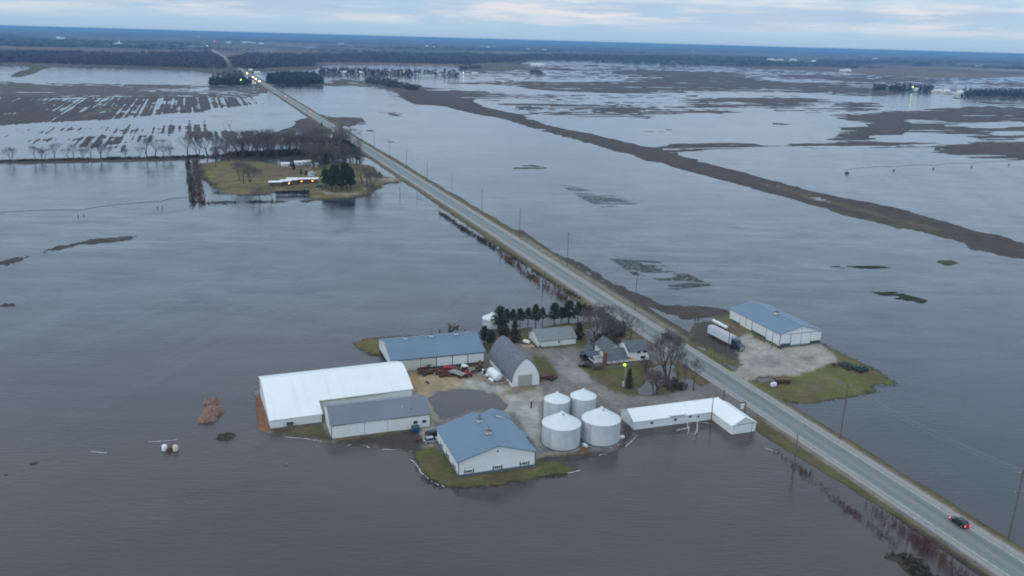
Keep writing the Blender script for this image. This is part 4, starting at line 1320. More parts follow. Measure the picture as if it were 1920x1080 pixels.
near = [(1114, 649, 72, 0, 1.05, 'bare tree nearest the garage, in the yard behind the farmhouse'), (1145, 647, 60, 2, 1.1, 'dense many stemmed bare tree right behind the farmhouse roof'),
        (1129, 620, 54, 1, 1.2, 'bare tree in the puddle between pine row and farmhouse'), (1150, 612, 42, 0, .9, 'bare tree by the verge at the far end of the pine row'), (1166, 618, 40, 3, .8, 'small bare tree near the verge behind the farmhouse'),
        (1181, 640, 52, 3, .9, 'round crowned bare tree between the farmhouse and the road'), (1250, 714, 106, 2, .72, 'biggest bare tree, with a thick forked trunk, on the flooded lawn'),
        (1270, 729, 78, 1, .7, 'slender bare tree just right of the biggest one'), (1300, 734, 62, 0, .8, 'bare tree at the driveway mouth by the road'), (1284, 727, 50, 1, .5, 'thin bare sapling between two trees on the flooded lawn'),
        (1120, 612, 36, 2, .9, 'bare brushy tree at the end of the pine row'), (1138, 634, 40, 3, .8, 'low bare tree standing in the puddle behind the farmhouse')]
for px, py, hp, pr, wd, lab in near:
    plant(BARES[pr], px, py, hp, 11, lab, None, wd)
plant(SHRUB, 1228, 738, 44, 4, 'pinkish bare ornamental tree on the edge of the flooded lawn', None, 1.0)
plant(SHRUB, 1213, 690, 16, 4, 'low bare shrub at the corner of the farmhouse', None, 1.6)
for k, (px, py, hp) in enumerate(((1104, 690, 10), (1116, 694, 8), (1126, 693, 8))):
    plant(SHRUB, px, py, hp, 4, 'low dark shrub by the %s of the farmhouse side wing' % ('far corner', 'front', 'chimney')[k], 'shrubs beside the farmhouse', 1.8)
# row of bare trees on the field edge, upper left
rowb = [(-30, 303, 34), (22, 302, 28), (66, 301, 32), (78, 300, 22), (84, 301, 28), (102, 300, 36), (128, 300, 26), (138, 300, 34), (155, 299, 24), (172, 299, 38), (190, 298, 34), (205, 298, 26), (236, 297, 22), (262, 297, 26),
        (275, 296, 44), (290, 296, 46), (308, 296, 28), (320, 296, 26), (352, 296, 52), (372, 296, 44), (390, 295, 56), (405, 295, 50)]
for k, (px, py, hp) in enumerate(rowb):
    plant(THIN[(k * 7 + k // 3) % 3], px, py, hp * .84, 9, '%s bare tree counted from the frame edge along the dark hedge line' % ORD[k], 'bare trees along the flooded field edge', R_.uniform(.8, 1.15))
# the grove behind the white farmstead
gr = random.Random(77)
for k in range(72):
    f = gr.random()
    px = 418 + 235 * f
    py = 297 - 14 * f + gr.uniform(-9, 7)
    plant(THIN[gr.randrange(3)], px, py, gr.uniform(28, 47), 9, 'bare grey tree in the dense grove behind the long white farmstead', 'bare trees of the dense grove', gr.uniform(.8, 1.2))
for k in range(30):
    f = gr.random()
    plant(THIN[gr.randrange(3)], 575 + 110 * f, 312 - 3 * f + gr.uniform(-9, 6), gr.uniform(24, 44), 9, 'bare tree in standing water between the grove and the dark pines', 'bare trees between grove and pines', .9)
for px, py, hp, pr, lab in ((612, 355, 40, 0, 'leftmost pine of the dark clump beside the green yard lamp'), (622, 359, 44, 2, 'pine at the front of the dark clump by the long white house'), (632, 354, 46, 0, 'tallest pine in the middle of the dark clump'),
                            (640, 360, 42, 2, 'front pine of the dark clump beside the looped drive'), (650, 354, 50, 0, 'pine on the road side of the dark clump'), (658, 358, 46, 2, 'rightmost pine of the dark clump'), (626, 346, 40, 2, 'pine at the back of the dark clump'),
                            (645, 346, 44, 0, 'back pine of the dark clump, towards the road'), (609, 350, 34, 2, 'low pine under the green yard lamp'), (655, 298, 36, 2, 'pine by the road at the end of the grove'), (662, 302, 34, 0, 'pine nearest the road behind the white farmstead'),
                            (646, 296, 36, 0, 'dark pine among the bare trees near the road'), (611, 318, 32, 0, 'single pine in front of the flooded grove'), (551, 322, 17, 2, 'small pine standing behind the long white roof'),
                            (565, 331, 14, 0, 'low pine against the long white roof'), (574, 332, 13, 2, 'low bushy pine by the middle of the long white roof'), (670, 304, 18, 2, 'small pine beside the road bank past the farmstead'),
                            (712, 332, 11, 2, 'round low evergreen by the farmstead drive mouth'), (603, 238, 9, 2, 'small dark evergreen on the road bank, up the road')):
    plant(PINES[pr], px, py, hp * .9, 7.2, lab, None, 1.0)
for px, py, hp, pr, lab in ((457, 345, 42, 0, 'bare tree in the middle of the yellow grass'), (468, 342, 34, 2, 'thick bare tree beside the one on the yellow grass'), (449, 338, 36, 1, 'thin bare tree at the back of the yellow grass'),
                            (470, 376, 18, 3, 'small bare tree standing at the flooded dike, left of two round ones'), (487, 378, 30, 0, 'larger round bare tree on the flooded dike'), (511, 376, 26, 3, 'smaller round bare tree on the flooded dike'),
                            (688, 350, 40, 0, 'round topped bare tree by the looped drive'), (697, 352, 34, 2, 'bare tree nearest the road at the farmstead'), (680, 345, 36, 3, 'bare tree behind the looped drive'), (691, 368, 26, 1, 'bare tree at the water edge by the looped drive'),
                            (405, 314, 40, 1, 'tall thin bare tree at the corner of the yellow grass'), (520, 300, 40, 0, 'bare tree standing in the pond behind the farmstead'), (590, 330, 30, 1, 'bare tree right behind the long white roof')):
    plant(BARES[pr], px, py, hp, 11, lab, None, 1.1)
hedge = thing('clipped_hedge', 'dark green hedge in front of the long white farmstead', 'hedge', (*G(549, 365), 0), 0)
P, F = [], []
for k in range(1600):
    p = Vector((R_.uniform(-10.5, 10.5), R_.uniform(-1.3, 1.3), R_.random() ** .6 * 2.6))
    e1 = Vector((R_.gauss(0, .3), R_.gauss(0, .3), R_.gauss(0, .25)))
    e2 = Vector((R_.gauss(0, .3), R_.gauss(0, .3), R_.gauss(0, .3)))
    i = len(P)
    P += [p - e1, p + e1, p + e2]
    F.append((i, i + 1, i + 2))
MB().add(P, F).build('leaves', NEEDLE, hedge)
for p in PROT:                                   # the patterns themselves are not part of the place
    for c in list(p.children):
        bpy.data.objects.remove(c)
    bpy.data.objects.remove(p)


def clumps(name, pts, m, hh, ww, k, seed, label, cat, upright=.0, jit=None):
    """many small twig clumps round each point, as one mass"""
    rs = np.random.RandomState(seed)
    pts = np.asarray(pts, float)
    n = len(pts)
    hh = np.broadcast_to(hh, (n,))[:, None]
    ww = np.broadcast_to(ww, (n,))[:, None]
    hz = rs.uniform(.7, 1.15, (n, 1)) * hh
    u = rs.uniform(0, 1, (n, k))
    a = rs.uniform(0, 6.283, (n, k))
    zz = u * hz
    prof = np.sqrt(np.clip(1 - (2 * u - .85) ** 2 * .75, 0.08, 1))
    r = ww * prof * np.sqrt(rs.uniform(0, 1, (n, k)))
    C = np.stack([pts[:, :1] + r * np.cos(a), pts[:, 1:2] + r * np.sin(a), zz], -1).reshape(-1, 3)
    sz = (np.repeat(ww, k, 1) * .5).reshape(-1, 1)
    sh_ = (np.repeat(hz, k, 1) * .16).reshape(-1, 1)
    N = len(C)
    off = rs.normal(0, 1, (N, 3, 3))
    off[..., :2] *= sz[:, None, :] * (1 - .6 * upright)
    off[..., 2:] *= sh_[:, None, :] * (1 + 2.2 * upright)
    V = (C[:, None, :] + off).reshape(-1, 3)
    V[:, 2] = np.maximum(V[:, 2], -.2)
    o = npmesh(name, V, np.arange(3 * N).reshape(-1, 3), m)
    return tag(o, label, cat, None, 'stuff')


def sample(poly, n, seed):
    rs = np.random.RandomState(seed)
    p = np.array(poly, float)
    out = []
    while len(out) < n:
        q = np.stack([rs.uniform(p[:, 0].min(), p[:, 0].max(), 4 * n), rs.uniform(p[:, 1].min(), p[:, 1].max(), 4 * n)], -1)
        m = inside(poly, q[:, 0], q[:, 1])
        out += [G(*k) for k in q[m]]
    return out[:n]


# the woods along the horizon: one mass per wood, seen several kilometres off
def wood(poly, n, seed, label, hh=14, ww=6.5, k=9, m=None):
    n = int(n * 1.5)
    pts = sample(poly, n, seed)
    d = np.hypot(*np.array(pts).T)
    f = np.clip(d / 3000, .8, 2.2)
    clumps('woods', pts, m or WOODS, hh * np.clip(d / 5000, 1, 1.2), ww * f, k, seed, label, 'woods')


wood([(-200, 99), (0, 101), (150, 101), (240, 104), (390, 100), (418, 112), (424, 130), (300, 126), (150, 122), (75, 119), (-200, 115)], 3600, 1, 'wide bare wood in the distance left of the road')
wood([(428, 112), (470, 104), (560, 106), (625, 103), (840, 104), (985, 108), (986, 114), (870, 122), (840, 121), (700, 118), (592, 118), (588, 124), (475, 130), (440, 128)], 4200, 2, 'wide bare wood in the distance right of the road')
wood([(985, 104), (1240, 108), (1440, 110), (1430, 114), (1240, 113), (985, 112)], 1800, 3, 'thin dark wood beyond the flooded fields')
wood([(1530, 116), (1640, 117), (1640, 121), (1535, 122)], 260, 4, 'low dark copse far beyond the right fields')
wood([(1712, 121), (1742, 121), (1742, 125), (1712, 125)], 90, 5, 'small far copse at the right')
for k in range(46):
    rs = random.Random(900 + k)
    x = rs.uniform(-150, 2050)
    hy = 48 + x * 53 / 1920
    dd = 4 + 34 * rs.random() ** 1.7
    w_ = rs.uniform(60, 320)
    th_ = rs.uniform(.6, 2.2) + dd * .05
    wood([(x - w_, hy + dd - w_ * .0276), (x + w_ * .4, hy + dd - th_ + w_ * .012), (x + w_, hy + dd + w_ * .0276), (x - w_ * .3, hy + dd + th_ - w_ * .008)], int(90 + w_ * .7), 300 + k, 'far strip of woodland near the horizon', 14, 11, 6)
# planted evergreen block and tree belts
EVER = mat('far_evergreens', (.030, .046, .044), .95, var=.4, vscale=.05)
wood([(502, 152), (508, 146), (590, 144), (606, 157), (600, 158), (502, 157)], 520, 21, 'dark square evergreen plantation right of the road', 13, 5, 16, EVER)
wood([(394, 155), (430, 153), (468, 155), (472, 158), (396, 159)], 90, 22, 'low dark trees of the far farmstead left of the road', 11, 5, 16, EVER)
wood([(396, 154), (440, 146), (456, 148), (456, 157), (398, 157)], 40, 23, 'bare grove at the far farmstead left of the road', 15, 5, 14)
wood([(600, 134), (720, 136), (860, 140), (862, 143), (720, 142), (600, 140)], 190, 24, 'bare trees strung along the distant side road', 13, 6, 9)
wood([(690, 148), (730, 152), (790, 170), (770, 170), (720, 162), (686, 154)], 150, 25, 'brush belt along the far ditch', 8, 5, 12)
wood([(860, 128), (900, 126), (900, 129), (862, 131)], 40, 26, 'small trees on the brown strip', 9, 6, 10)
wood([(990, 138), (1004, 130), (1018, 139)], 26, 27, 'dark trees beside the far white barn', 8, 4, 12, EVER)
wood([(1636, 166), (1750, 168), (1750, 172), (1636, 170)], 90, 28, 'dark windbreak trees of the right hand far farm', 13, 5, 14, EVER)
wood([(1806, 176), (1960, 178), (1960, 183), (1806, 181)], 130, 29, 'dark windbreak belt at the right edge', 14, 5, 14, EVER)
# half drowned grass and the ragged edge of the lawns
MGR = mat('drowned_grass', (.050, .052, .028), .9, var=.4, vscale=.3)
EDG = mat('dead_shore_grass', (.105, .085, .040), .9, var=.4, vscale=.5)
for k, poly in enumerate(MARSH):
    pts = np.array(sample([(x + (3 if k % 2 else 0), y) for x, y in poly], 6500, 500 + k))
    c = pts.mean(0)
    pts = c + (pts - c) * 1.12
    sx_, sy_ = pts[:, 0] * TCO - pts[:, 1] * TS, pts[:, 0] * TS + pts[:, 1] * TCO
    w = fbm(sx_ / 16, sy_ / 4.5, 510 + k, 3) + .5 * fbm(sx_ / 50, sy_ / 30, 530 + k, 2)
    pts = pts[w > np.quantile(w, .44)]
    clumps('marsh_grass', pts, MGR, .16, .42, 3, 520 + k, ('large drowned grass patch out in the field', 'drowned grass patch nearest the barn across the road', 'narrow drowned grass patch right of the barn', 'thin streak of drowned grass beyond the barn')[k], 'grass')


# scrub that lines the ditches
def along(pts, n, w, seed):
    rs = np.random.RandomState(seed)
    g = np.array([G(*p) for p in pts])
    L = np.concatenate([[0], np.cumsum(np.hypot(*np.diff(g, axis=0).T))])
    s = rs.uniform(0, L[-1], n)
    s = s + 4 * np.sin(s / 5.0)
    q = np.stack([np.interp(s, L, g[:, 0]), np.interp(s, L, g[:, 1])], -1)
    return q + rs.normal(0, w, (n, 2))


for k, ring in enumerate(([(778, 848), (785, 870), (800, 895), (820, 910), (840, 914), (870, 915), (905, 912), (940, 908), (975, 902), (1010, 895), (1050, 889), (1088, 883)],
                          [(1400, 715), (1424, 735), (1460, 748), (1493, 756), (1530, 752), (1570, 748), (1600, 741), (1640, 733), (1628, 722), (1684, 723), (1650, 700), (1600, 675), (1545, 646)],
                          [(664, 641), (680, 657), (695, 664), (709, 667)], [(380, 306), (378, 320), (388, 338), (402, 350), (410, 363), (440, 365), (490, 365), (520, 359), (575, 363), (585, 373), (640, 374), (690, 366), (712, 346), (748, 341)])):
    clumps('shore_grass', along(ring, (900, 1000, 200, 1300)[k], (.7, .8, .7, 1.6)[k], 80 + k), EDG if k else MGR, (.16, .2, .2, .5)[k], (.3, .35, .35, .8)[k], 4, 90 + k, ('ragged grass at the water edge of the shop lawn', 'ragged dead grass around the lawn across the road', 'ragged grass at the spit behind the long barn', 'ragged dead grass around the farmstead island')[k], 'grass')
clumps('brush', along([(1454, 844), (1475, 862), (1500, 882), (1514, 890)], 46, .7, 61), REED, .8, .3, 10, 61, 'reddish dead weeds standing in the water by the grey pole', 'brush', .7)
clumps('brush', along([(1520, 898), (1570, 940), (1620, 978), (1660, 1006), (1680, 1030)], 200, .8, 62), REED, .55, .3, 7, 62, 'thin reddish brush row standing in the flood', 'brush', .8)
clumps('brush', along([(1630, 955), (1665, 975), (1710, 1010), (1755, 1045), (1790, 1075), (1830, 1110)], 260, 1.0, 63), REED, 1.3, .3, 10, 63, 'tall reddish brush row between flood and road bank', 'brush', .95)
clumps('brush', sample([(1664, 1044), (1686, 1036), (1720, 1048), (1750, 1078), (1790, 1110), (1740, 1110), (1700, 1070)], 60, 64), SCRUB, .8, .6, 24, 64, 'dark tangle of brush on the tussock at the bottom', 'brush', .4)
clumps('brush', along([(939, 474), (980, 510), (1019, 536), (1040, 548), (1075, 575)], 260, 1.0, 65), REED, 1.3, .5, 10, 65, 'reddish scrub row along the flooded ditch left of the road', 'brush', .4)
clumps('brush', along([(825, 399), (860, 424), (905, 452), (940, 473)], 220, .6, 66), SCRUB, 1.2, .6, 12, 66, 'dark hedge line in the flooded ditch up the road', 'brush', .3)
clumps('brush', along([(944, 470), (1000, 508), (1050, 540), (1095, 566)], 160, .5, 67), SCRUB, .8, .5, 10, 67, 'dark weed line between ditch and bank', 'brush', .3)
clumps('brush', along([(351, 300), (357, 340), (362, 381)], 150, 1.0, 68), SCRUB, 2.0, .9, 10, 68, 'left of two brush rows beside the yellow grass', 'brush', .5)
clumps('brush', along([(366, 298), (372, 340), (377, 381)], 200, 1.2, 69), REED, 2.2, .9, 10, 69, 'right of two brush rows beside the yellow grass', 'brush', .5)
clumps('brush', along([(0, 303), (345, 296), (470, 292), (640, 284)], 500, 1.2, 70), SCRUB, 2.0, 1.2, 12, 70, 'dark hedge line along the edge of the flooded field', 'brush', .2)
clumps('brush', along([(420, 292), (520, 292), (640, 284)], 320, 4, 71), SCRUB, 4.5, 1.8, 14, 71, 'dark undergrowth of the grove', 'brush', .3)
clumps('brush', along([(530, 378), (440, 380), (365, 381)], 90, 1.0, 72), SCRUB, 1.0, .8, 10, 72, 'weeds along the flooded dike', 'brush', .3)
clumps('brush', along([(1440, 650), (1460, 653)], 20, .8, 73), SCRUB, .5, .5, 10, 73, 'dead weeds by the equipment barn', 'brush', .3)
clumps('brush', sample([(1560, 688), (1575, 680), (1620, 694), (1615, 702)], 26, 74), SCRUB, .9, .7, 14, 74, 'dark weeds around the machinery at the lawn edge', 'brush', .4)
clumps('brush', sample([(1236, 722), (1262, 712), (1290, 726), (1262, 736)], 60, 75), SCRUB, 1.0, .6, 12, 75, 'undergrowth below the biggest bare tree', 'brush', .5)
clumps('brush', sample([(1105, 640), (1150, 610), (1180, 612), (1160, 650)], 90, 76), SCRUB, 1.4, .9, 12, 76, 'brown undergrowth behind the farmhouse', 'brush', .4)
# ---------------------------------------------------------------- poles and wires
def utility_pole(label, x, y, h, group, m=POLEM, arms=1, lean=0.0, r=.15):
    o = thing('utility_pole', label, 'utility pole', (x, y, 0), 0, group)
    o.rotation_euler = (0, lean, 0)
    MB().tube((0, 0, -.6), (0, 0, h), r * 1.15, r * .75, n=8).build('pole', m, o)
    for k in range(arms):
        z = h - .9 - k * (4.6 if arms == 2 else 1.2)
        c = MB().box(-1.2, 1.2, -.07, .07, z, z + .14).build('crossarm', m, o)
        for s in (-1.1, 0.35, 1.1):
            MB().lathe([(.05, 0), (.07, .1), (.04, .2)], 6, (s, 0, z + .14)).build('insulator', GALV, c)
    return o


right = [(157.3, 118.8, 17.0), (155.9, 170.4, 16.0), (156.4, 225.4, 14.4), (156.3, 289.1, 17.0), (156.6, 357.2, 16.7), (156.4, 420.3, 16.0)]
for k in range(9):
    right.append((156.4 + float(bend(484 + 63 * k)), 484 + 63 * k, 15.5))
for k, (x, y, h) in enumerate(right):
    utility_pole('%s tall brown pole up the right side of the road, counting from the black car' % ORD[k], x, y, h, 'utility poles right of the road', POLEM, 2 if k == 0 else (1 if k < 5 else 0), .02 if k < 2 else 0)
pwl = thing('power_line', 'three thin power wires strung between the brown poles right of the road', 'power line', (156.4, 118, 0))
for q, s in enumerate((-1.1, .35, 1.1)):
    mb = MB()
    for a_, b_ in zip(right[:8], right[1:9]):
        p0, p1 = Vector((a_[0] + s - 156.4, a_[1] - 118, a_[2] - .6)), Vector((b_[0] + s - 156.4, b_[1] - 118, b_[2] - .6))
        pr = p0
        for i in range(1, 9):
            f = i / 8
            p = p0.lerp(p1, f) - Vector((0, 0, 4 * f * (1 - f) * 1.1))
            mb.tube(pr, p, .022, n=3, cap=False)
            pr = p
    mb.build('wire', WIRE, pwl)
left = [((1488, 880), 9.6), ((1017, 540), 5.6), ((938, 475), 5.6), ((876, 430), 5.4), ((823.5, 398), 6.0), ((782, 371), 5.5), ((750, 366), 6.0)]
for k, (p, h) in enumerate(left):
    x, y = G(*p)
    lab = ['dark grey pole standing in the flood left of the road, near the white shed', 'short pole in the ditch nearest the pine row', 'short thick pole at the bend of the ditch scrub', 'short pole in the flooded ditch, third up from the pine row',
           'short pole near the start of the dark hedge line', 'short pole at the upper end of the hedge line', 'lone pole in the water by the farmstead drive'][k]
    utility_pole(lab, x, y, h, 'short poles left of the road', POLEG, 0, 0, .16)
x, y = G(1332, 791)
utility_pole('dark pole in the inner corner of the L shaped white shed', x, y - .3, 7.2, None, DARK, 0, 0, .12)
x, y = G(1338, 668)
utility_pole('thin short dark pole beside the muddy patch by the road', x - 1, y - 2, 4.2, None, POLEG, 0, 0, .09)
for px, py, h, lab in ((1056, 562, 4.0, 'thin post in the ditch beside the pine row'), (1508, 786, 2.2, 'short post standing in water right of the road'), (1676, 716, 2.0, 'short post at the tip of the grass spit')):
    x, y = G(px, py)
    o = thing('marker_post', lab, 'post', (x, y, 0))
    MB().tube((0, 0, -.4), (0, 0, h), .09, .08, n=6).build('post', POLEG, o)
    MB().lathe([(.1, 0), (.02, .12)], 6, (0, 0, h)).build('post_cap', POLEG, o)
x, y = G(1700, 1052)
o = thing('marker_post', 'pale grey post on the tussock at the bottom right', 'post', (x, y, 0))
MB().tube((0, 0, -.3), (.15, 0, 4.2), .07, .06, n=6).build('post', WOODG, o)
# yard light by the cedar
x, y = G(1171, 725)
yl = thing('yard_light', 'pole with a glowing yellow green lamp on the farmhouse lawn', 'lamp', (x, y, 0))
MB().tube((0, 0, -.3), (0, 0, 7.4), .24, .17, n=10).build('pole', WOODG, yl)
MB().tube((0, 0, 7.0), (-.55, -.3, 7.4), .05, n=6).build('arm', GALV, yl)
MB().lathe([(.1, -.38), (.36, -.28), (.46, 0), (.36, .28), (.1, .38)], 14, (-.65, -.4, 7.25)).build('lamp', GREENL, yl)
MB().box(-.75, -.2, -.5, .1, 0, 1.7).build('meter_box', GALV, yl)
# street sign frame beside the white shed
x, y = G(1396, 778)
sg = thing('sign_frame', 'black bracket with a hanging white sign behind the white shed', 'sign', (x, y, 0))
MB().tube((0, 0, -.3), (0, 0, 4.0), .11, n=6).build('post', DARK, sg)
MB().box(-2.2, .1, -.08, .08, 3.8, 4.0).build('bracket', DARK, sg)
MB().box(-1.6, -.5, -.03, .03, 2.0, 3.5).build('sign_board', WSIDE, sg)
x, y = G(1356, 752)
gp = thing('gate_post', 'stout brown post at the corner of the white shed by the driveway', 'post', (x, y, 0))
MB().tube((0, 0, -.3), (0, 0, 3.4), .26, .24, n=8).build('post', WOOD, gp)
MB().lathe([(.28, 0), (.05, .2)], 8, (0, 0, 3.4)).build('post_cap', WOOD, gp)
# guard rail
gx = RL - .35
gr_ = thing('guard_rail', 'low steel guard rail along the near road edge, left of the black car', 'guard rail', (gx, 100, 0))
mb = MB()
yy = 4.0
mb.prism([(-.06, .5), (.06, .55), (-.02, .68), (.06, .82), (-.06, .88), (-.12, .68)], 23.6, 37.0, 'y')
mb.build('rail', RAILM, gr_)
MB().tube((-.1, -6, .75), (-.1, 23.5, .75), .05, n=5).tube((-.1, -6, .5), (-.1, 23.5, .5), .05, n=5).build('cable', RAILM, gr_)
for k in range(-2, 12):
    MB().box(-.3, -.13, 2.4 + 3 * k, 2.58 + 3 * k, -.2, .8).build('rail_post', WOODG, gr_)

# ---------------------------------------------------------------- vehicles
def car(label, loc, rz, paint, kind='hatch', group=None, tail=False, head=False, tl=None, far=False, cat='car'):
    o = thing('parked_car' if not (tail or head) else 'car', label, cat, loc, rz, group)     # nose towards +Y
    L, W, hb, ht = {'hatch': (4.4, 1.8, .85, 1.45), 'suv': (4.9, 1.95, 1.05, 1.85), 'pickup': (5.7, 2.0, 1.05, 1.85)}[kind]
    c0, c1, c2, c3 = {'hatch': (-2.0, -1.45, .35, 1.15), 'suv': (-2.35, -2.1, .75, 1.35), 'pickup': (-.35, -.2, 1.0, 1.6)}[kind]
    body = MB().prism([(-L / 2, .35), (-L / 2 + .12, .2), (L / 2 - .1, .2), (L / 2, .4), (L / 2 - .05, hb * .78), (L / 2 - .35, hb * .88), (c3, hb), (c0, hb), (-L / 2 + .05, hb * .95)], -W / 2, W / 2, 'x')
    body.build('body', paint, o)
    if kind == 'pickup':
        MB().box(-W / 2 + .12, W / 2 - .12, -L / 2 + .15, c0 - .12, hb + .003, hb + .02).build('bed', DARK, o)
    MB().taper((-W / 2 + .06, W / 2 - .06, c0, c3), (-W / 2 + .22, W / 2 - .22, c1, c2), hb, ht - .06).build('windows', GLASS, o)
    MB().taper((-W / 2 + .2, W / 2 - .2, c1 - .03, c2 + .03), (-W / 2 + .26, W / 2 - .26, c1 + .05, c2 - .05), ht - .058, ht).build('roof', paint, o)
    if not far:
        for sx in (-1, 1):
            for yy in (-L * .31, L * .31):
                w = MB().lathe([(.33, -.11), (.33, .11)], 14, (sx * (W / 2 - .08), yy, .33), 'x').build('wheel', TYRE, o)
                MB().lathe([(.19, -.118), (.19, .118)], 10, (sx * (W / 2 - .08), yy, .33), 'x').build('rim', CHROME, w)
    zl = hb * .78
    for sx in (-1, 1):
        MB().box(sx * (W / 2 - .22) - .17, sx * (W / 2 - .22) + .17, -L / 2 - .03, -L / 2 + .06, zl - .1, zl + .1).build('tail_light', TAILL if tail else RED, o)
        MB().box(sx * (W / 2 - .25) - .16, sx * (W / 2 - .25) + .16, L / 2 - .08, L / 2 + .02, zl - .22, zl - .05).build('headlight', HEADL if head else CHROME, o)
    return o


zroad = .36
nc = car('black car with glowing red tail lamps driving up the road at lower right', (152.2, 127.0, zroad), 0, CARBLK, 'hatch', None, tail=True)
MB().box(-.92, -.84, 1.7, 2.0, .55, .75).build('marker_light', TURNL, nc)
x, y = G(1243, 640)
car('dark car with red tail lamps passing behind the biggest bare tree', (152.0, y + 2, zroad), 0, CARBLK, 'suv', None, tail=True)
# far traffic: the lamps are what shows
def far_car(label, px, py, side, lamp, group, r=.42):
    x, y = G(px, py)
    x = RC + float(bend(y)) + (2.0 if side > 0 else -2.0)
    # follow the road itself to that distance
    z = zroad + max(0, y - 600) / 2200
    o = thing('car', label, 'car', (x, y, z), 0 if side > 0 else math.pi, group)
    MB().prism([(-2.2, .35), (2.2, .35), (2.2, .75), (1.1, .9), (-2.1, .95)], -.9, .9, 'x').build('body', CARBLK, o)
    MB().taper((-.85, .85, -2.0, 1.0), (-.7, .7, -1.6, .3), .9, 1.45).build('windows', GLASS, o)
    yl = 2.25 if lamp is HEADL else -2.25
    for sx in (-.6, .6):
        MB().lathe([(.05, -r), (r * .75, -r * .6), (r, 0), (r * .75, r * .6), (.05, r)], 8, (sx, yl, .75)).build('headlight' if lamp is HEADL else 'tail_light', lamp, o)
    return o


for k, (px, py) in enumerate(((490, 154), (484, 149.5), (477, 146), (465, 139))):
    far_car('oncoming car with bright headlights, %s in the cluster of four down the road' % ('nearest', 'second nearest', 'third nearest', 'farthest')[k], px, py, -1, HEADL, 'far cars with headlights', .7)
far_car('oncoming car with headlights, alone at the far wood', 389, 87, -1, HEADL, None, 1.0)
for k, (px, py) in enumerate(((583, 211), (537, 182))):
    far_car(('far car with red tail lamps, the nearer one past the farmstead', 'far car with red tail lamps, the farther one before the evergreen block')[k], px, py, 1, TAILF, 'far cars with tail lamps', .24)
for k, (px, py) in enumerate(((428, 116), (412, 108), (409, 105), (399, 96.5))):
    far_car('car with red tail lamps in the distant wood, %s of four' % ('nearest', 'second', 'third', 'farthest')[k], px, py, 1, TAILF, 'cars in the distant wood', .5)
# parked cars
x, y = G(809, 818)
car('dark green car parked between the grey shed and the shop', (x + .6, y, .25), math.radians(-82), CARBLK, 'hatch', 'cars by the shop')
x, y = G(812, 831)
car('silver car parked against the shop wall, half hidden', (x - .2, y + .4, .25), math.radians(-84), CARSIL, 'hatch', 'cars by the shop')
x, y = G(1103, 671)
car('black pickup parked beside the farmhouse side wing', (x, y, .25), math.radians(60), CARBLK, 'pickup', None)
x, y = G(1097, 688)
car('dark car parked at the edge of the farmhouse drive', (x, y, .25), math.radians(70), CARBLK, 'hatch', None)
ca = thing('carport', 'dark blue roofed carport beside the farmhouse', 'carport', (*G(1106, 676), .2))
MB().prism([(-2.4, 2.3), (0, 2.9), (2.4, 2.3), (2.4, 2.4), (0, 3.0), (-2.4, 2.4)], -2.2, 2.2, 'x').build('roof', CARBLU, ca)
for sx in (-2.0, 2.0):
    for sy in (-2.2, 2.2):
        MB().box(sx - .06, sx + .06, sy - .06, sy + .06, 0, 2.35).build('post', DARK, ca)
x, y = G(598, 352)
car('dark blue car parked in front of the long white farmstead', (x, y, .5), math.radians(80), CARBLU, 'suv', None, far=True)

# semi-trailer truck on the lot
x0, y0_ = G(1331, 640)
tx, ty = 167.0, 242.0
tk = thing('semi_truck', 'long white trailer with a dark blue cab parked beside the road on the lot', 'truck', (169.3, 241.2, .22), math.radians(4))
MB().box(-1.3, 1.3, 0, 13.2, 1.25, 3.9).build('trailer', TRAILER, tk)
MB().prism([(-1.25, 3.902), (1.25, 3.902), (.95, 4.1), (-.95, 4.1)], .1, 13.1, 'y').build('trailer_tarp', TRTOP, tk)
MB().box(-.55, .55, .2, 13.0, .85, 1.248).build('trailer_frame', DARK, tk)
cab = MB().prism([(-.2, .9), (-.2, 3.1), (-.5, 3.35), (-2.2, 3.2), (-2.5, 2.3), (-4.6, 2.0), (-4.75, 1.0), (-4.6, .6), (-.4, .6)], -1.15, 1.15, 'x').build('cab', TRUCKB, tk)
MB().prism([(-2.25, 3.1), (-2.56, 2.32), (-2.6, 2.32), (-2.3, 3.12)], -1.0, 1.0, 'x').build('windscreen', GLASS, cab)
MB().box(-1.17, -1.151, -2.1, -1.0, 2.2, 2.9).build('side_window', GLASS, cab)
MB().box(-.8, .8, -4.82, -4.755, .9, 1.8).build('grille', CHROME, cab)
MB().box(-1.2, 1.2, -4.95, -4.83, .5, .85).build('bumper', CHROME, cab)
for sx in (-1.0, 1.0):
    MB().tube((sx, -.05, .9), (sx, -.05, 3.9), .08, n=6).build('exhaust_stack', CHROME, cab)
    for yy in (-3.9, -.1, 1.1, 11.2, 12.4):
        w = MB().lathe([(.5, -.15), (.5, .15)], 14, (sx * 1.08, yy, .5), 'x').build('wheel', TYRE, tk)
        MB().lathe([(.26, -.157), (.26, .157)], 10, (sx * 1.08, yy, .5), 'x').build('rim', CHROME, w)


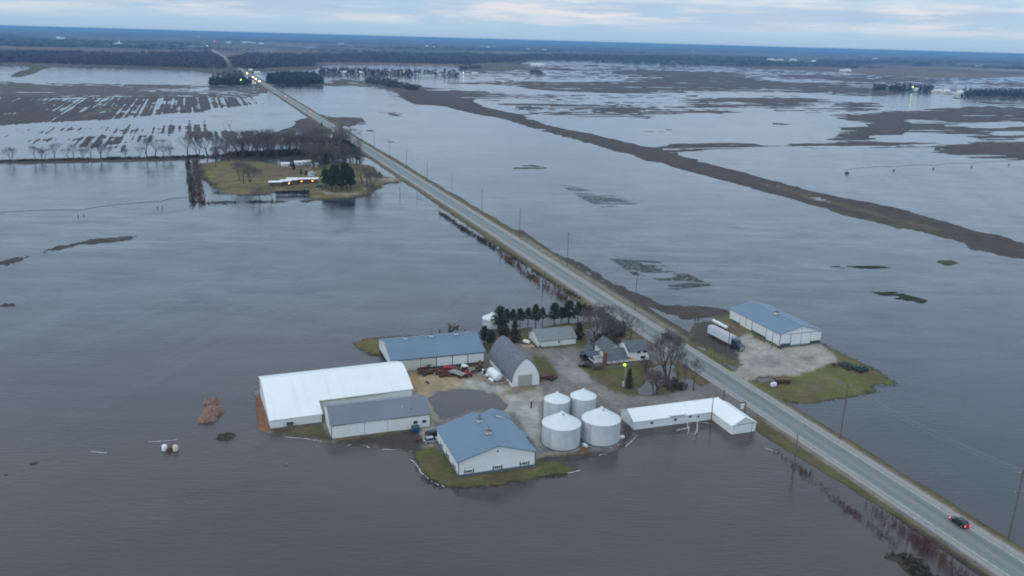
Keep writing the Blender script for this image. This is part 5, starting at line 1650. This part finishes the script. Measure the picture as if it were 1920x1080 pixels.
def tank(name, label, loc, rz, R, L, z, group=None, m=TANK, cat='tank'):
    """a lying tank with domed ends on two saddles"""
    o = thing(name, label, cat, loc, rz, group)
    MB().lathe([(R * .15, -L / 2), (R * .7, -L / 2 + R * .12), (R * .95, -L / 2 + R * .35), (R, -L / 2 + R * .6), (R, L / 2 - R * .6), (R * .95, L / 2 - R * .35), (R * .7, L / 2 - R * .12), (R * .15, L / 2)], 22, (0, 0, z + R), 'y').build('shell', m, o, smooth=True)
    for yy in (-L * .3, L * .3):
        MB().box(-R * .7, R * .7, yy - .12, yy + .12, -.1, z + R * .45).build('saddle', DARK, o)
    MB().lathe([(R * .16, 0), (R * .16, R * .2), (R * .1, R * .26)], 10, (0, 0, z + 2 * R - .03)).build('manhole', DARK if R < 1 else m, o)
    return o


tx, ty = G(943, 718)
tk_l = tank('liquid_tank', 'biggest white tank, lying in the timber pen beside the arched barn', (80.9, 235.6, .2), math.radians(6), 1.45, 6.4, .25)
tank('liquid_tank', 'small white tank at the front of the timber pen', (*G(921, 718), .2), math.radians(8), .55, 2.3, .2)
tank('liquid_tank', 'white oval tank at the back of the timber pen', (*G(915, 709), .2), math.radians(80), .6, 1.6, .15)
pen = thing('containment_pen', 'low grey timber wall around the white tanks', 'pen', (78.2, 231.2, .2))
for nm_, b_ in (('wall', (-.2, 6.0, -.1, .1)), ('wall', (-.2, .0, .1, 9.0)), ('wall', (5.8, 6.0, .1, 5.0))):
    MB().box(*b_, 0, .85).build(nm_, WOODG, pen)
tank('propane_tank', 'white oval propane tank on a wooden slab by the garage', (*G(987, 646), .35), math.radians(35), .62, 2.6, .15)
slab = thing('tank_slab', 'reddish plank slab under the propane tank', 'slab', (*G(989, 650), .2))
MB().box(-2.0, 2.2, -1.8, 1.5, 0, .14).box(-1.9, 2.1, -1.7, 1.4, .14, .15).build('planks', mat('pink_planks', (.36, .24, .19), .8, var=.15), slab)
for k, (px, py) in enumerate(((1343, 611), (1356, 618))):
    tank('nurse_tank', ('white nurse tank behind the trailer, farther from the barn lot', 'white nurse tank behind the trailer, nearer its cab')[k], (*G(px, py), .3), math.radians(4), .62, 4.6, .5, 'nurse tanks behind the trailer')

# ---------------------------------------------------------------- farm machines
def wheel(o, x, y, r, w, rimc=None):
    wh = MB().lathe([(r * .8, -w / 2), (r, -w * .35), (r, w * .35), (r * .8, w / 2)], 14, (x, y, r), 'x').build('wheel', TYRE, o)
    MB().lathe([(r * .5, -w / 2 - .01), (r * .5, w / 2 + .01)], 10, (x, y, r), 'x').build('rim', rimc or RUST, wh)


def disc_harrow(label, loc, rz, s=1.0, group='rusty implements in the yard', m=RUST):
    o = thing('disc_harrow', label, 'implement', loc, rz, group)
    s *= 1.22
    o.scale = (s, s, s)
    f = MB()
    for yy in (-1.3, 0, 1.3):
        f.box(-1.8, 1.8, yy - .08, yy + .08, .75, .92)
    for xx in (-1.7, 0, 1.7):
        f.box(xx - .07, xx + .07, -1.4, 1.4, .93, 1.06)
    f.build('frame', m, o)
    for yy, q in ((-1.1, .12), (1.1, -.12)):
        g = MB()
        for k in range(11):
            xx = -1.7 + .34 * k
            g.lathe([(.32, -.02), (.32, .02)], 12, (xx, yy + q * xx, .34), 'x')
        g.tube((-1.8, yy - q * 1.8, .34), (1.8, yy + q * 1.8, .34), .05, n=6)
        for xx in (-1.2, 1.2):
            g.box(xx - .05, xx + .05, yy + q * xx - .05, yy + q * xx + .05, .34, .8)
        g.build('disc_gang', DARK, o)
    MB().prism([(-.3, .7), (.3, .7), (.06, .8), (-.06, .8)], 1.4, 3.4, 'y').build('tongue', m, o)
    for sx in (-1.0, 1.0):
        wheel(o, sx, .2, .42, .26)
    return o


def planter(label, loc, rz, s=1.0, m=RUST, mh=None, group='rusty implements in the yard'):
    o = thing('seed_planter', label, 'implement', loc, rz, group)
    s *= 1.22
    o.scale = (s, s, s)
    MB().box(-2.3, 2.3, -.1, .1, .6, .82).box(-2.2, 2.2, -1.0, -.86, .62, .76).build('toolbar', m, o)
    for k in range(6):
        xx = -2.0 + .8 * k
        MB().taper((xx - .18, xx + .18, -.75, -.25), (xx - .3, xx + .3, -.9, -.15), .75, 1.4).build('hopper', mh or m, o)
    mb = MB().box(-.07, .07, .1, 2.4, .6, .72).tube((-.9, .1, .66), (0, 1.6, .66), .05, n=5).tube((.9, .1, .66), (0, 1.6, .66), .05, n=5)
    mb.build('tongue', m, o)
    for sx in (-1.6, 1.6):
        wheel(o, sx, -.3, .38, .2)
    return o


def wagon(label, loc, rz, m=WOODG, box=0.0, s=1.0, group=None, mb_=None):
    o = thing('flat_wagon', label, 'wagon', loc, rz, group)
    s *= 1.22
    o.scale = (s, s, s)
    MB().box(-1.1, 1.1, -2.3, 2.3, .85, .97).build('deck', m, o)
    if box:
        MB().taper((-.9, .9, -1.8, 1.8), (-1.15, 1.15, -2.1, 2.1), .98, .98 + box).build('grain_box', mb_ or RED, o)
    MB().box(-.3, .3, -2.1, 2.1, .62, .848).tube((0, 2.1, .6), (0, 4.0, .5), .06, n=6).build('running_gear', DARK, o)
    for sx in (-.95, .95):
        for yy in (-1.5, 1.5):
            wheel(o, sx, yy, .4, .24)
    return o


def g2(px, py, z=.25):
    return (*G(px, py), z)


disc_harrow('rusty disc harrow nearest the tan dirt, left end of the implement row', g2(797, 703), .4, .8)
planter('red planter behind the first disc harrow, against the barn', g2(793, 696), .2, .75)
disc_harrow('rusty harrow third from the tan dirt in the implement row', g2(813, 701), 1.1, .7)
planter('rusty planter beside the green base of the barn', g2(820, 697), .1, .6)
disc_harrow('rusty harrow at the front middle of the implement row', g2(830, 706), .2, .8)
disc_harrow('small rusty harrow right behind the middle one', g2(835, 701), .9, .7)
wagon('bright red grain wagon in the implement row', g2(842, 698), 1.2, RUST, .9, .7, None, RED)
planter('rusty cultivator bar just left of the flat wagon', g2(846, 706), .3, .6)
wagon('grey flat wagon parked askew beside the red tractor', g2(858, 706), .55, WOODG, 0, 1.0)
disc_harrow('orange rusty harrow behind the flat wagon', g2(856, 697), .0, .6)
planter('orange rusty planter near the arched barn', g2(897, 688), 1.3, .75)
disc_harrow('rusty harrow beside the drums at the arched barn', g2(903, 694), .4, .7)
planter('low dark implement alone between tractor and drums', g2(891, 700), .1, .55, DARK)
# tractor with its white spray tank
tr_ = thing('tractor', 'red tractor with a white tank and white cab roof in the implement row', 'tractor', g2(874, 705), math.radians(190))
MB().box(-.5, .5, -.4, 2.3, .8, 1.7).build('hood', RED, tr_)
MB().taper((-.75, .75, -1.7, -.2), (-.65, .65, -1.55, -.35), 1.2, 2.7).build('cab', GLASS, tr_)
MB().box(-.8, .8, -1.8, -.1, 2.71, 2.86).build('cab_roof', CARWHT, tr_)
MB().tube((.25, 1.4, 1.7), (.25, 1.4, 2.5), .06, n=6).build('exhaust_stack', DARK, tr_)
for sx in (-.95, .95):
    wheel(tr_, sx, -.9, .85, .5, RED)
    wheel(tr_, sx * .85, 1.8, .5, .35, RED)
tank('spray_tank', 'white round spray tank standing behind the red tractor', g2(871, 698), .3, .85, 2.2, .7)
for k, (px, py, m, lab) in enumerate(((908, 702, BLUEP, 'blue drum standing by the timber pen'), (906, 700, TANK, 'white tote tank beside the blue drum'), (912, 699, YTRIM, 'yellow drum next to the arched barn wall'))):
    o = thing('drum', lab, 'drum', g2(px, py))
    MB().lathe([(.38, 0), (.4, .04), (.4, .5), (.43, .53), (.4, .56), (.4, 1.05), (.38, 1.1)], 16).build('barrel', m, o)
    MB().lathe([(.36, 1.1), (.36, 1.13)], 16).lathe([(.06, 1.13), (.06, 1.17)], 8, (.18, 0, 0)).build('lid', m, o)
planter('reddish planter parked on the grass right of the arched barn', g2(1020, 713), .1, .8)
disc_harrow('rusty harrow with a dark cover right of the arched barn', g2(1034, 712), .5, .75)
for k, (px, py) in enumerate(((800, 718), (803, 720.5))):
    o = thing('scrap_piece', ('small rusty scrap piece lying on the tan dirt, farther one', 'small rusty scrap piece lying on the tan dirt, nearer one')[k], 'scrap', g2(px, py), k * .8)
    MB().box(-.5, .5, -.2, .2, 0, .2).box(-.1, .1, -.5, .5, .2, .32).build('bar', RUST, o)
# tank on legs in the yard and its neighbours
o = thing('hydrant_post', 'dark hydrant post standing alone on the concrete pad', 'hydrant', g2(996, 766))
MB().lathe([(.3, 0), (.3, .1), (.22, .15), (.22, 1.5), (.28, 1.55), (.28, 1.75), (.1, 1.9)], 10).build('body', DARK, o)
MB().tube((0, 0, 1.3), (.45, 0, 1.2), .08, n=6).build('spout', DARK, o)
o = thing('blue_dumpster', 'blue covered bin against the front of the grey roofed shed', 'bin', g2(779, 811))
MB().taper((-.8, .8, -.8, .8), (-.95, .95, -.9, .9), 0, 1.3).build('body', BLUEP, o)
MB().prism([(-.95, 1.31), (.95, 1.31), (.5, 1.75), (-.5, 1.75)], -.95, .95, 'x').build('lid', TRIM, o)
planter('pale scrap frame lying on the dark soil before the grey shed', g2(783, 828), .4, .35, RUST, None, None)
wagon('rust red flat trailer on the lawn across the road', g2(1466, 719), 1.35, RUST, .35, .9, None, RUST)
o = thing('tote_tank', 'white tote box lying on the grass beside the rusty trailer', 'tote', g2(1450, 725), .2)
MB().box(-.9, .9, -.55, .55, 0, .12).build('pallet', WOODG, o)
MB().box(-.85, .85, -.5, .5, .13, 1.05).build('body', TANK, o)
for k, (px, py, s, rz) in enumerate(((1583, 686, .7, .4), (1592, 690, .8, 1.0), (1612, 696, .9, .2), (1621, 695, .7, .7))):
    disc_harrow('dark implement at the grass edge by the water, %s from the barn' % ORD[k], g2(px, py), rz, s, 'dark implements at the grass edge', TRIM)
fl = thing('field_fence', 'sagging wire fence strung along the grass spit', 'fence', g2(1622, 698, 0))
a_, b_ = Vector((0, 0, 0)), Vector((G(1678, 716)[0] - G(1622, 698)[0], G(1678, 716)[1] - G(1622, 698)[1], 0))
for k in range(5):
    p = a_.lerp(b_, k / 4)
    MB().tube(p, p + Vector((0, 0, 1.0)), .05, n=5).build('fence_post', POLEG, fl)
MB().tube(a_ + Vector((0, 0, .8)), b_ + Vector((0, 0, .8)), .03, n=4).build('wire', WIRE, fl)
o = thing('grain_auger', 'red auger leaning by the far end of the trailer', 'auger', g2(1322, 606))
MB().tube((0, 0, .6), (-6.5, 7.5, 2.4), .11, n=7).build('tube', RUST, o)
for sx in (-.7, .7):
    wheel(o, sx - 2.2, 2.4, .4, .2)
MB().box(-2.9, -1.5, 2.3, 2.5, .35, .5).build('axle', RUST, o)
# television mast and pump in front of the white shed
x, y = G(1292, 808)
o = thing('windmill_frame', 'grey steel frame with crossbar standing in the flood before the white shed', 'frame', (x, y, 0))
MB().tube((0, 0, -.3), (-.6, 1.6, 4.6), .12, n=6).build('mast', GALV, o)
MB().tube((1.7, -1.4, -.3), (1.7, -.6, 4.3), .15, n=6).build('upright', GALV, o)
MB().tube((-2.0, .8, 3.2), (2.4, -.2, 3.6), .07, n=5).build('crossbar', GALV, o)
MB().tube((-3.6, .6, .3), (0, 0, 1.0), .08, n=5).build('strut', GALV, o)
MB().tube((-1.8, -2.2, 0), (0, 0, 1.2), .06, n=5).build('strut', GALV, o)
MB().tube((.3, -2.4, 0), (1.7, -1.4, 1.6), .08, n=5).build('strut', GALV, o)
o = thing('feed_wagon', 'rusty wagon standing in water behind the blue roofed barn', 'wagon', (*G(850, 618), 0), .3)
MB().taper((-.9, .9, -1.8, 1.8), (-1.2, 1.2, -2.1, 2.1), .9, 2.0).build('grain_box', WOOD, o)
MB().box(-.9, .9, -1.6, 1.6, .6, .9).build('running_gear', RUST, o)
for sx in (-.9, .9):
    for yy in (-1.3, 1.3):
        wheel(o, sx, yy, .45, .24)
MB().tube((0, 1.8, .7), (.5, 4.2, 1.3), .08, n=5).build('tongue', RUST, o)
for px, py, lab in ((872, 622, 'small dark post in water right of the rusty wagon'), (824, 623, 'low dark stump in water left of the rusty wagon')):
    o = thing('water_post', lab, 'post', (*G(px, py), 0))
    MB().tube((0, 0, -.3), (0, 0, .9), .3, .22, n=8).build('post', DARK, o)
    MB().lathe([(.24, 0), (.1, .15)], 8, (0, 0, .9)).build('post_cap', DARK, o)

# ---------------------------------------------------------------- things standing in the flood on the left
x, y = G(319, 845)
nt_ = thing('nurse_trailer', 'dark trailer with two white upright tanks half sunk in the flood', 'trailer', (x, y, -.25), math.radians(-20))
for k, xx in enumerate((-1.35, 1.35)):
    MB().lathe([(.3, 0), (.62, .08), (.66, .4), (.66, 1.25), (.5, 1.6), (.2, 1.75)], 18, (xx, 0, .15)).build('tank', TANK if k == 0 else mat('cream_tank', (.62, .62, .50), .4, var=.05), nt_, smooth=True)
MB().box(-2.1, 2.1, -.5, .5, .1, .3).build('frame', DARK, nt_)
MB().box(-.4, .4, -.5, 1.1, .31, 1.2).build('pump', RUST, nt_)
MB().tube((0, .5, .6), (.1, 2.4, .9), .09, n=6).build('tongue', RUST, nt_)


def heap(name, label, cat, px, py, rx, ry, h, m, seed, rz=0.0, n=40, rough=.35):
    o = thing(name, label, cat, (*G(px, py), -.15), rz)
    V, F = [], []
    for j in range(n):
        for i in range(n):
            u, v = (i / (n - 1) - .5) * 2, (j / (n - 1) - .5) * 2
            V.append((u, v))
    V = np.array(V)
    rr = np.hypot(V[:, 0], V[:, 1])
    nz = fbm(V[:, 0] * 2.4 + seed, V[:, 1] * 2.4, seed, 4)
    edge = 1 - rr - (fbm(V[:, 0] * 3 + seed, V[:, 1] * 3 + 9, seed + 5, 3) - .5) * .8
    z = np.clip(edge * 1.6, -.6, 1) ** 1 * h * (1 - rough + 2 * rough * nz)
    I_ = np.arange(n * n).reshape(n, n)
    Q_ = np.stack([I_[:-1, :-1], I_[:-1, 1:], I_[1:, 1:], I_[1:, :-1]], -1).reshape(-1, 4)
    npmesh('mound', np.stack([V[:, 0] * rx, V[:, 1] * ry, z], -1), Q_, m, o)
    return o


DIRTR = mat('reddish_dirt', (.27, .160, .125), .95, var=.4, vscale=.9, stain=((.13, .095, .055), (.8, .8, .8), .5, .7, .7))
heap('dirt_pile', 'reddish dirt pile standing in the flood, nearest the camera of three', 'dirt pile', 388, 786, 2.9, 2.6, 1.5, DIRTR, 3)
heap('dirt_pile', 'broad reddish dirt pile in the flood, middle of three', 'dirt pile', 400, 772, 3.3, 3.6, 1.7, DIRTR, 4)
heap('dirt_pile', 'low pale dirt pile in the flood, farthest of three', 'dirt pile', 397, 754, 2.7, 2.4, 1.3, DIRTR, 5)
heap('debris_pile', 'dark brushy debris lying in the flood near the white hall', 'debris', 424, 819, 2.8, 1.0, 1.2, SCRUB, 6, .1, 40, .7)
heap('driftwood', 'small orange brown bit of flotsam in the flood', 'flotsam', 537, 871, .9, .5, .5, DIRTR, 7, -.3)
# foam where the ripples meet the shore
FOAM = mat('white_foam', (.74, .75, .76), .9, var=.1)
fo = MB()
rf = random.Random(5)
for pts in ([(769, 862), (776, 868), (784, 876), (789, 884), (793, 890), (802, 898), (812, 904), (822, 909), (833, 913)], [(760, 843), (766, 845), (774, 847)], [(650, 836), (657, 834), (664, 832), (672, 833), (684, 836), (694, 840)],
            [(533, 820), (550, 821), (570, 823), (590, 826), (603, 828)], [(715, 843), (735, 844), (752, 844)], [(1062, 888), (1074, 886), (1088, 883)], [(1172, 838), (1180, 832), (1188, 824), (1194, 816)],
            [(1434, 840), (1445, 844), (1457, 848)], [(1443, 810), (1456, 816), (1464, 820)], [(1120, 855), (1128, 853), (1136, 852)], [(278, 829), (300, 828), (318, 827), (331, 825)], [(170, 847), (184, 848), (200, 850)],
            [(1310, 792), (1322, 793), (1334, 794)], [(1796, 448), (1836, 470), (1856, 474)]):
    g = [Vector((*G(*p), .09)) for p in pts]
    for a_, b_ in zip(g, g[1:]):
        d = (b_ - a_)
        n_ = max(2, int(d.length / .5))
        q = Vector((-d.y, d.x, 0)).normalized()
        for i in range(n_):
            p0, p1 = a_ + d * (i / n_), a_ + d * ((i + 1.1) / n_)
            o1 = o2p if i else q * rf.uniform(-.2, .2)
            o2 = q * rf.uniform(-.2, .2)
            o2p = o2
            w1 = w2p if i else q * .06
            w2 = q * rf.uniform(.02, .15)
            w2p = w2
            k = len(fo.v)
            fo.add([p0 + o1 - w1, p1 + o2 - w2, p1 + o2 + w2, p0 + o1 + w1], [(0, 1, 2, 3)])
tag(fo.build('foam', FOAM), 'thin white foam lines along the flooded shores', 'foam', None, 'stuff')

# ---------------------------------------------------------------- irrigation machines
def pivot(label, pts, heights, px_end):
    """a long pipe carried on wheeled towers"""
    g = [Vector((*G(*p), 0)) for p in pts]
    o = thing('pivot_irrigator', label, 'irrigator', g[0])
    mb = MB()
    for a_, b_ in zip(g, g[1:]):
        p0 = a_ - g[0] + Vector((0, 0, 3.4))
        p1 = b_ - g[0] + Vector((0, 0, 3.4))
        pr = p0
        for i in range(1, 13):
            f = i / 12
            p = p0.lerp(p1, f) + Vector((0, 0, 4 * f * (1 - f) * .8))
            mb.tube(pr, p, .17, n=5, cap=False)
            pr = p
    mb.build('pipe', POLEG, o)
    tb = MB()
    for a_, b_ in zip(g, g[1:]):
        for i in range(1, 12):
            f = i / 12
            p = (a_ - g[0]).lerp(b_ - g[0], f) + Vector((0, 0, 3.4 + 4 * f * (1 - f) * .8))
            MB().tube(p, p - Vector((0, 0, 1.3)), .05, n=4).build('drop_hose', DARK, o)
    for k, a_ in enumerate(g):
        if heights[k]:
            q = a_ - g[0]
            for s in (-1, 1):
                MB().tube(q + Vector((0, 0, 3.4)), q + Vector((s * 1.3, s * 1.0, .6)), .06, n=4).build('tower_leg', GALV, o)
                w = MB().lathe([(.45, -.16), (.62, -.1), (.62, .1), (.45, .16)], 12, (q.x + s * 1.3, q.y + s * 1.0, .45), 'x').build('wheel', TYRE, o)
    return o


pivot('long irrigation pipe on wheeled towers across the left flooded field', [(-40, 414), (152, 405), (300, 389), (352, 381)], [0, 1, 1, 0], 0)
pivot('long irrigation pipe on wheeled towers across the right flooded field', [(1588, 325), (1676, 320), (1750, 317), (1822, 313), (1892, 309), (1990, 305)], [0, 1, 1, 1, 1, 0], 0)
x, y = G(1588, 325)
o = thing('pump_skid', 'grey green pump skid in the right flooded field', 'pump', (x, y, 0), .3)
MB().box(-2.2, 2.2, -.9, .9, -.2, .5).build('skid', TRIM, o)
MB().taper((-1.6, 1.4, -.7, .7), (-1.3, 1.0, -.5, .5), .5, 1.5).build('engine_cover', TRIM, o)
MB().tube((1.0, 0, 1.5), (1.0, 0, 2.9), .1, n=6).build('exhaust_stack', DARK, o)

# ---------------------------------------------------------------- farmsteads farther off
def house(name, label, cat, px, py, L, D, eave, ridge, rz=0.0, rm=None, wm=None, group=None, win=3, z=0.3):
    x, y = G(px, py)
    o = thing(name, label, cat, (x, y, z), rz, group)
    MB().prism([(-D / 2, -.4), (D / 2, -.4), (D / 2, eave), (0, ridge), (-D / 2, eave)], -L / 2, L / 2, 'x').build('wall', wm or WSIDE, o)
    k = (ridge - eave) / (D / 2)
    MB().prism([(-D / 2 - .4, eave - k * .4 + .02), (0, ridge + .02), (D / 2 + .4, eave - k * .4 + .02), (D / 2 + .4, eave - k * .4 + .2), (0, ridge + .2), (-D / 2 - .4, eave - k * .4 + .2)], -L / 2 - .4, L / 2 + .4, 'x').build('roof', rm or GALVR, o)
    for i in range(win):
        xx = -L / 2 + L * (i + .5) / win
        MB().box(xx - .5, xx + .5, -D / 2 - .06, -D / 2 - .002, eave * .4, eave * .75).build('window', GLASS, o)
    MB().box(L * .32, L * .32 + 1.0, -D / 2 - .06, -D / 2 - .002, 0, 2.0).build('door', WOOD, o)
    return o


DBRN = mat('brown_siding', (.12, .08, .06), .8, var=.2)
SNOWR = mat('pale_flat_roof', (.80, .81, .83), .5, var=.03)
lw_ = thing('long_house', 'long low house with stepped pale roofs and lit windows among dark pines', 'house', (*G(545, 348), .4), math.radians(-1))
for nm_, (x0, x1, y0, y1, z0, z1) in (('west_block', (-14, -6, -1.5, 2.5, 0, 2.4)), ('middle_block', (-6, 0, 0, 6, 0, 2.7)), ('hall_block', (-1.5, 4.5, 1.5, 12, 0, 3.2)), ('long_block', (4.5, 19, 7, 12, 0, 2.7))):
    MB().box(x0, x1, y0, y1, z0, z1).build(nm_, DBRN, lw_)
    MB().taper((x0 - .7, x1 + .7, y0 - .8, y1 + .6), (x0 - .4, x1 + .4, (y0 + y1) / 2 - .2, (y0 + y1) / 2 + .2), z1 + .002, z1 + .8).build('roof', SNOWR, lw_)
for k, (xx, yy, zz) in enumerate(((-1.0, -.1, 1.2), (8.0, 6.9, 1.3), (15.5, 6.9, 1.4))):
    MB().box(xx - .4, xx + .4, yy - .06, yy - .005, zz - .3, zz + .3).build('lit_window', AMBER, lw_)
MB().box(.4, 3.8, 1.42, 1.49, .4, 1.6).build('timber_door', WOOD, lw_)


def lamp(label, px, py, hpx, m, r, group=None, post=True):
    x, y = G(px, py)
    d = math.sqrt(x * x + y * y + H * H)
    h = hpx / (FOC / d)
    o = thing('yard_lamp', label, 'lamp', (x, y, 0), 0, group)
    MB().tube((0, 0, -.3), (0, 0, h), .12 + r * .08, n=6).build('pole', POLEG, o)
    MB().lathe([(.1, -r), (r * .75, -r * .6), (r, 0), (r * .75, r * .6), (.1, r)], 10, (0, 0, h + r * .8)).build('lamp', m, o)
    return o


lamp('bright green yard lamp beside the long white farmstead', 605, 347, 12, GREENF, .75)
lamp('green yard lamp at the far farmstead left of the road', 452, 157, 6, GREENF, .95)
lamp('amber lamp among the bare trees of the side road', 757, 140, 4, AMBER, 1.1)
lamp('warm white lamp standing in the flooded flat', 869, 140, 3, HEADL, .75)
lamp('green lamp in front of the right hand far farm', 1710, 172, 7, GREENF, 1.1)
lamp('amber lamp on the horizon right of the wood', 985, 92, 2, AMBER, 2.4)
lamp('red lamp on the horizon beyond the wide wood', 814, 90, 2.4, TAILF, 2.4)
lamp('red lamp low on the horizon above the road', 373, 73, 3, TAILF, 3.6)
lamp('small red mast lamp beside it on the horizon', 381, 70, 3.5, TAILF, 3.0)
lamp('red lamp at the far end of the road', 402, 80, 2, TAILF, 2.4)
house('farm_shed', 'pale blue grey shed behind the grove, left of three', 'shed', 572, 258, 16, 9, 3, 5, .1, BROOFX, WHITE)
house('farm_house', 'white house with pale roof behind the grove, near the road', 'house', 612, 264, 12, 9, 3.4, 6, .1, GALVR, WSIDE)
house('farm_shed', 'long pale shed in front of the yellow grass behind the grove', 'shed', 575, 270, 20, 8, 2.6, 4, .05, GALVR, WSIDE)
for k, (px, py, L) in enumerate(((535, 311, 6), (562, 308, 8), (576, 307, 7), (590, 312, 5))):
    house('camper_shed', 'small white shed in the pond behind the farmstead, %s from the grass' % ORD[k], 'shed', px, py, L, 4, 1.6, 2.4, 0, SNOWR, WSIDE, 'small sheds in the pond', 1)
house('garden_shed', 'little blue grey shed behind the long white roof', 'shed', 584, 330, 4, 4, 2, 3.2, .5, CARSIL, WSIDE, None, 1)
for k, (px, py, L, D, e_, r_, lab) in enumerate((
        (482, 138, 14, 9, 3, 5, 'white far house right of the road beside the evergreen block'), (470, 133, 10, 8, 3, 5, 'small far house by the road before the wood'),
        (674, 139, 26, 12, 4, 7, 'pale far house among bare trees on the side road'), (644, 138, 16, 10, 4, 7, 'small white far house at the start of the side road'), (800, 143, 40, 12, 4, 6, 'long blue white far shed on the flooded flat'),
        (784, 141, 24, 12, 4, 6, 'far white shed left of the long blue white one'), (890, 140, 16, 10, 4, 6, 'small far shed right of the warm lamp'), (1008, 124, 54, 16, 6, 10, 'white far barn on the brown strip'),
        (1588, 135, 34, 18, 8, 13, 'tall white far house alone on the right hand fields'), (1578, 134, 18, 14, 5, 9, 'low white far shed beside the tall white house'), (1692, 168, 18, 10, 4, 7, 'white shed left of the green lamp at the right far farm'),
        (1720, 171, 22, 12, 4, 8, 'white house right of the green lamp at the right far farm'), (1757, 173, 26, 12, 4, 7, 'long white shed in the gap of the windbreak'), (1773, 174, 20, 12, 5, 8, 'white shed beside the long one in the windbreak gap'),
        (1800, 178, 26, 16, 5, 10, 'bright white barn at the start of the right windbreak'), (1665, 167, 14, 8, 3, 5, 'tiny shed under the left windbreak'))):
    house('far_house' if 'house' in lab else 'far_shed', lab, 'house' if 'house' in lab else 'barn', px, py, L, D, e_, r_, R_.uniform(-.1, .1), WROOF if k != 4 else BROOFX, WSIDE, None, 2)
# the towns on the horizon
rs = random.Random(31)
spots = [(222, 85), (226, 86), (212, 87), (114, 74), (110, 73), (428, 82), (458, 82), (463, 81), (474, 82), (490, 84), (640, 84), (800, 88), (990, 94), (1300, 96), (1445, 114), (1450, 115), (1462, 115), (1487, 115), (1525, 117), (1640, 112), (1834, 126), (1340, 113), (1350, 114), (915, 90), (1020, 95)]
for k, (px, py) in enumerate(spots):
    w_ = rs.uniform(28, 60)
    house('far_building', 'pale building in the town strip near the horizon', 'building', px, py, w_, rs.uniform(20, 40), rs.uniform(8, 13), rs.uniform(14, 18), rs.uniform(-.3, .3), WROOF, WSIDE, 'pale buildings near the horizon', 2)
tw = thing('water_tower', 'pale silo tower beside the far white buildings at the left', 'silo', (*G(224, 85), 0))
MB().lathe([(4, 0), (4, 28), (2.4, 32), (.5, 33)], 14).build('shaft', WSIDE, tw)
MB().lathe([(4.2, 27), (4.2, 28.2)], 14).build('band', GALV, tw)

# ---------------------------------------------------------------- the air
hz = MB().box(-75000, 75000, -3000, 90000, -1.6, 103.0).build('haze', bpy.data.materials.new('blue_air'))
hz.data.materials[0].use_nodes = True
t = hz.data.materials[0].node_tree
t.nodes.clear()
pv = nn(t, 'ShaderNodeVolumePrincipled')
pv.inputs['Density'].default_value = 9e-5
pv.inputs['Color'].default_value = (.28, .53, .90, 1)
pv.inputs['Anisotropy'].default_value = 0.0
out = nn(t, 'ShaderNodeOutputMaterial')
t.links.new(pv.outputs[0], out.inputs['Volume'])
tag(hz, 'thin blue haze over the far fields', 'haze', None, 'stuff')
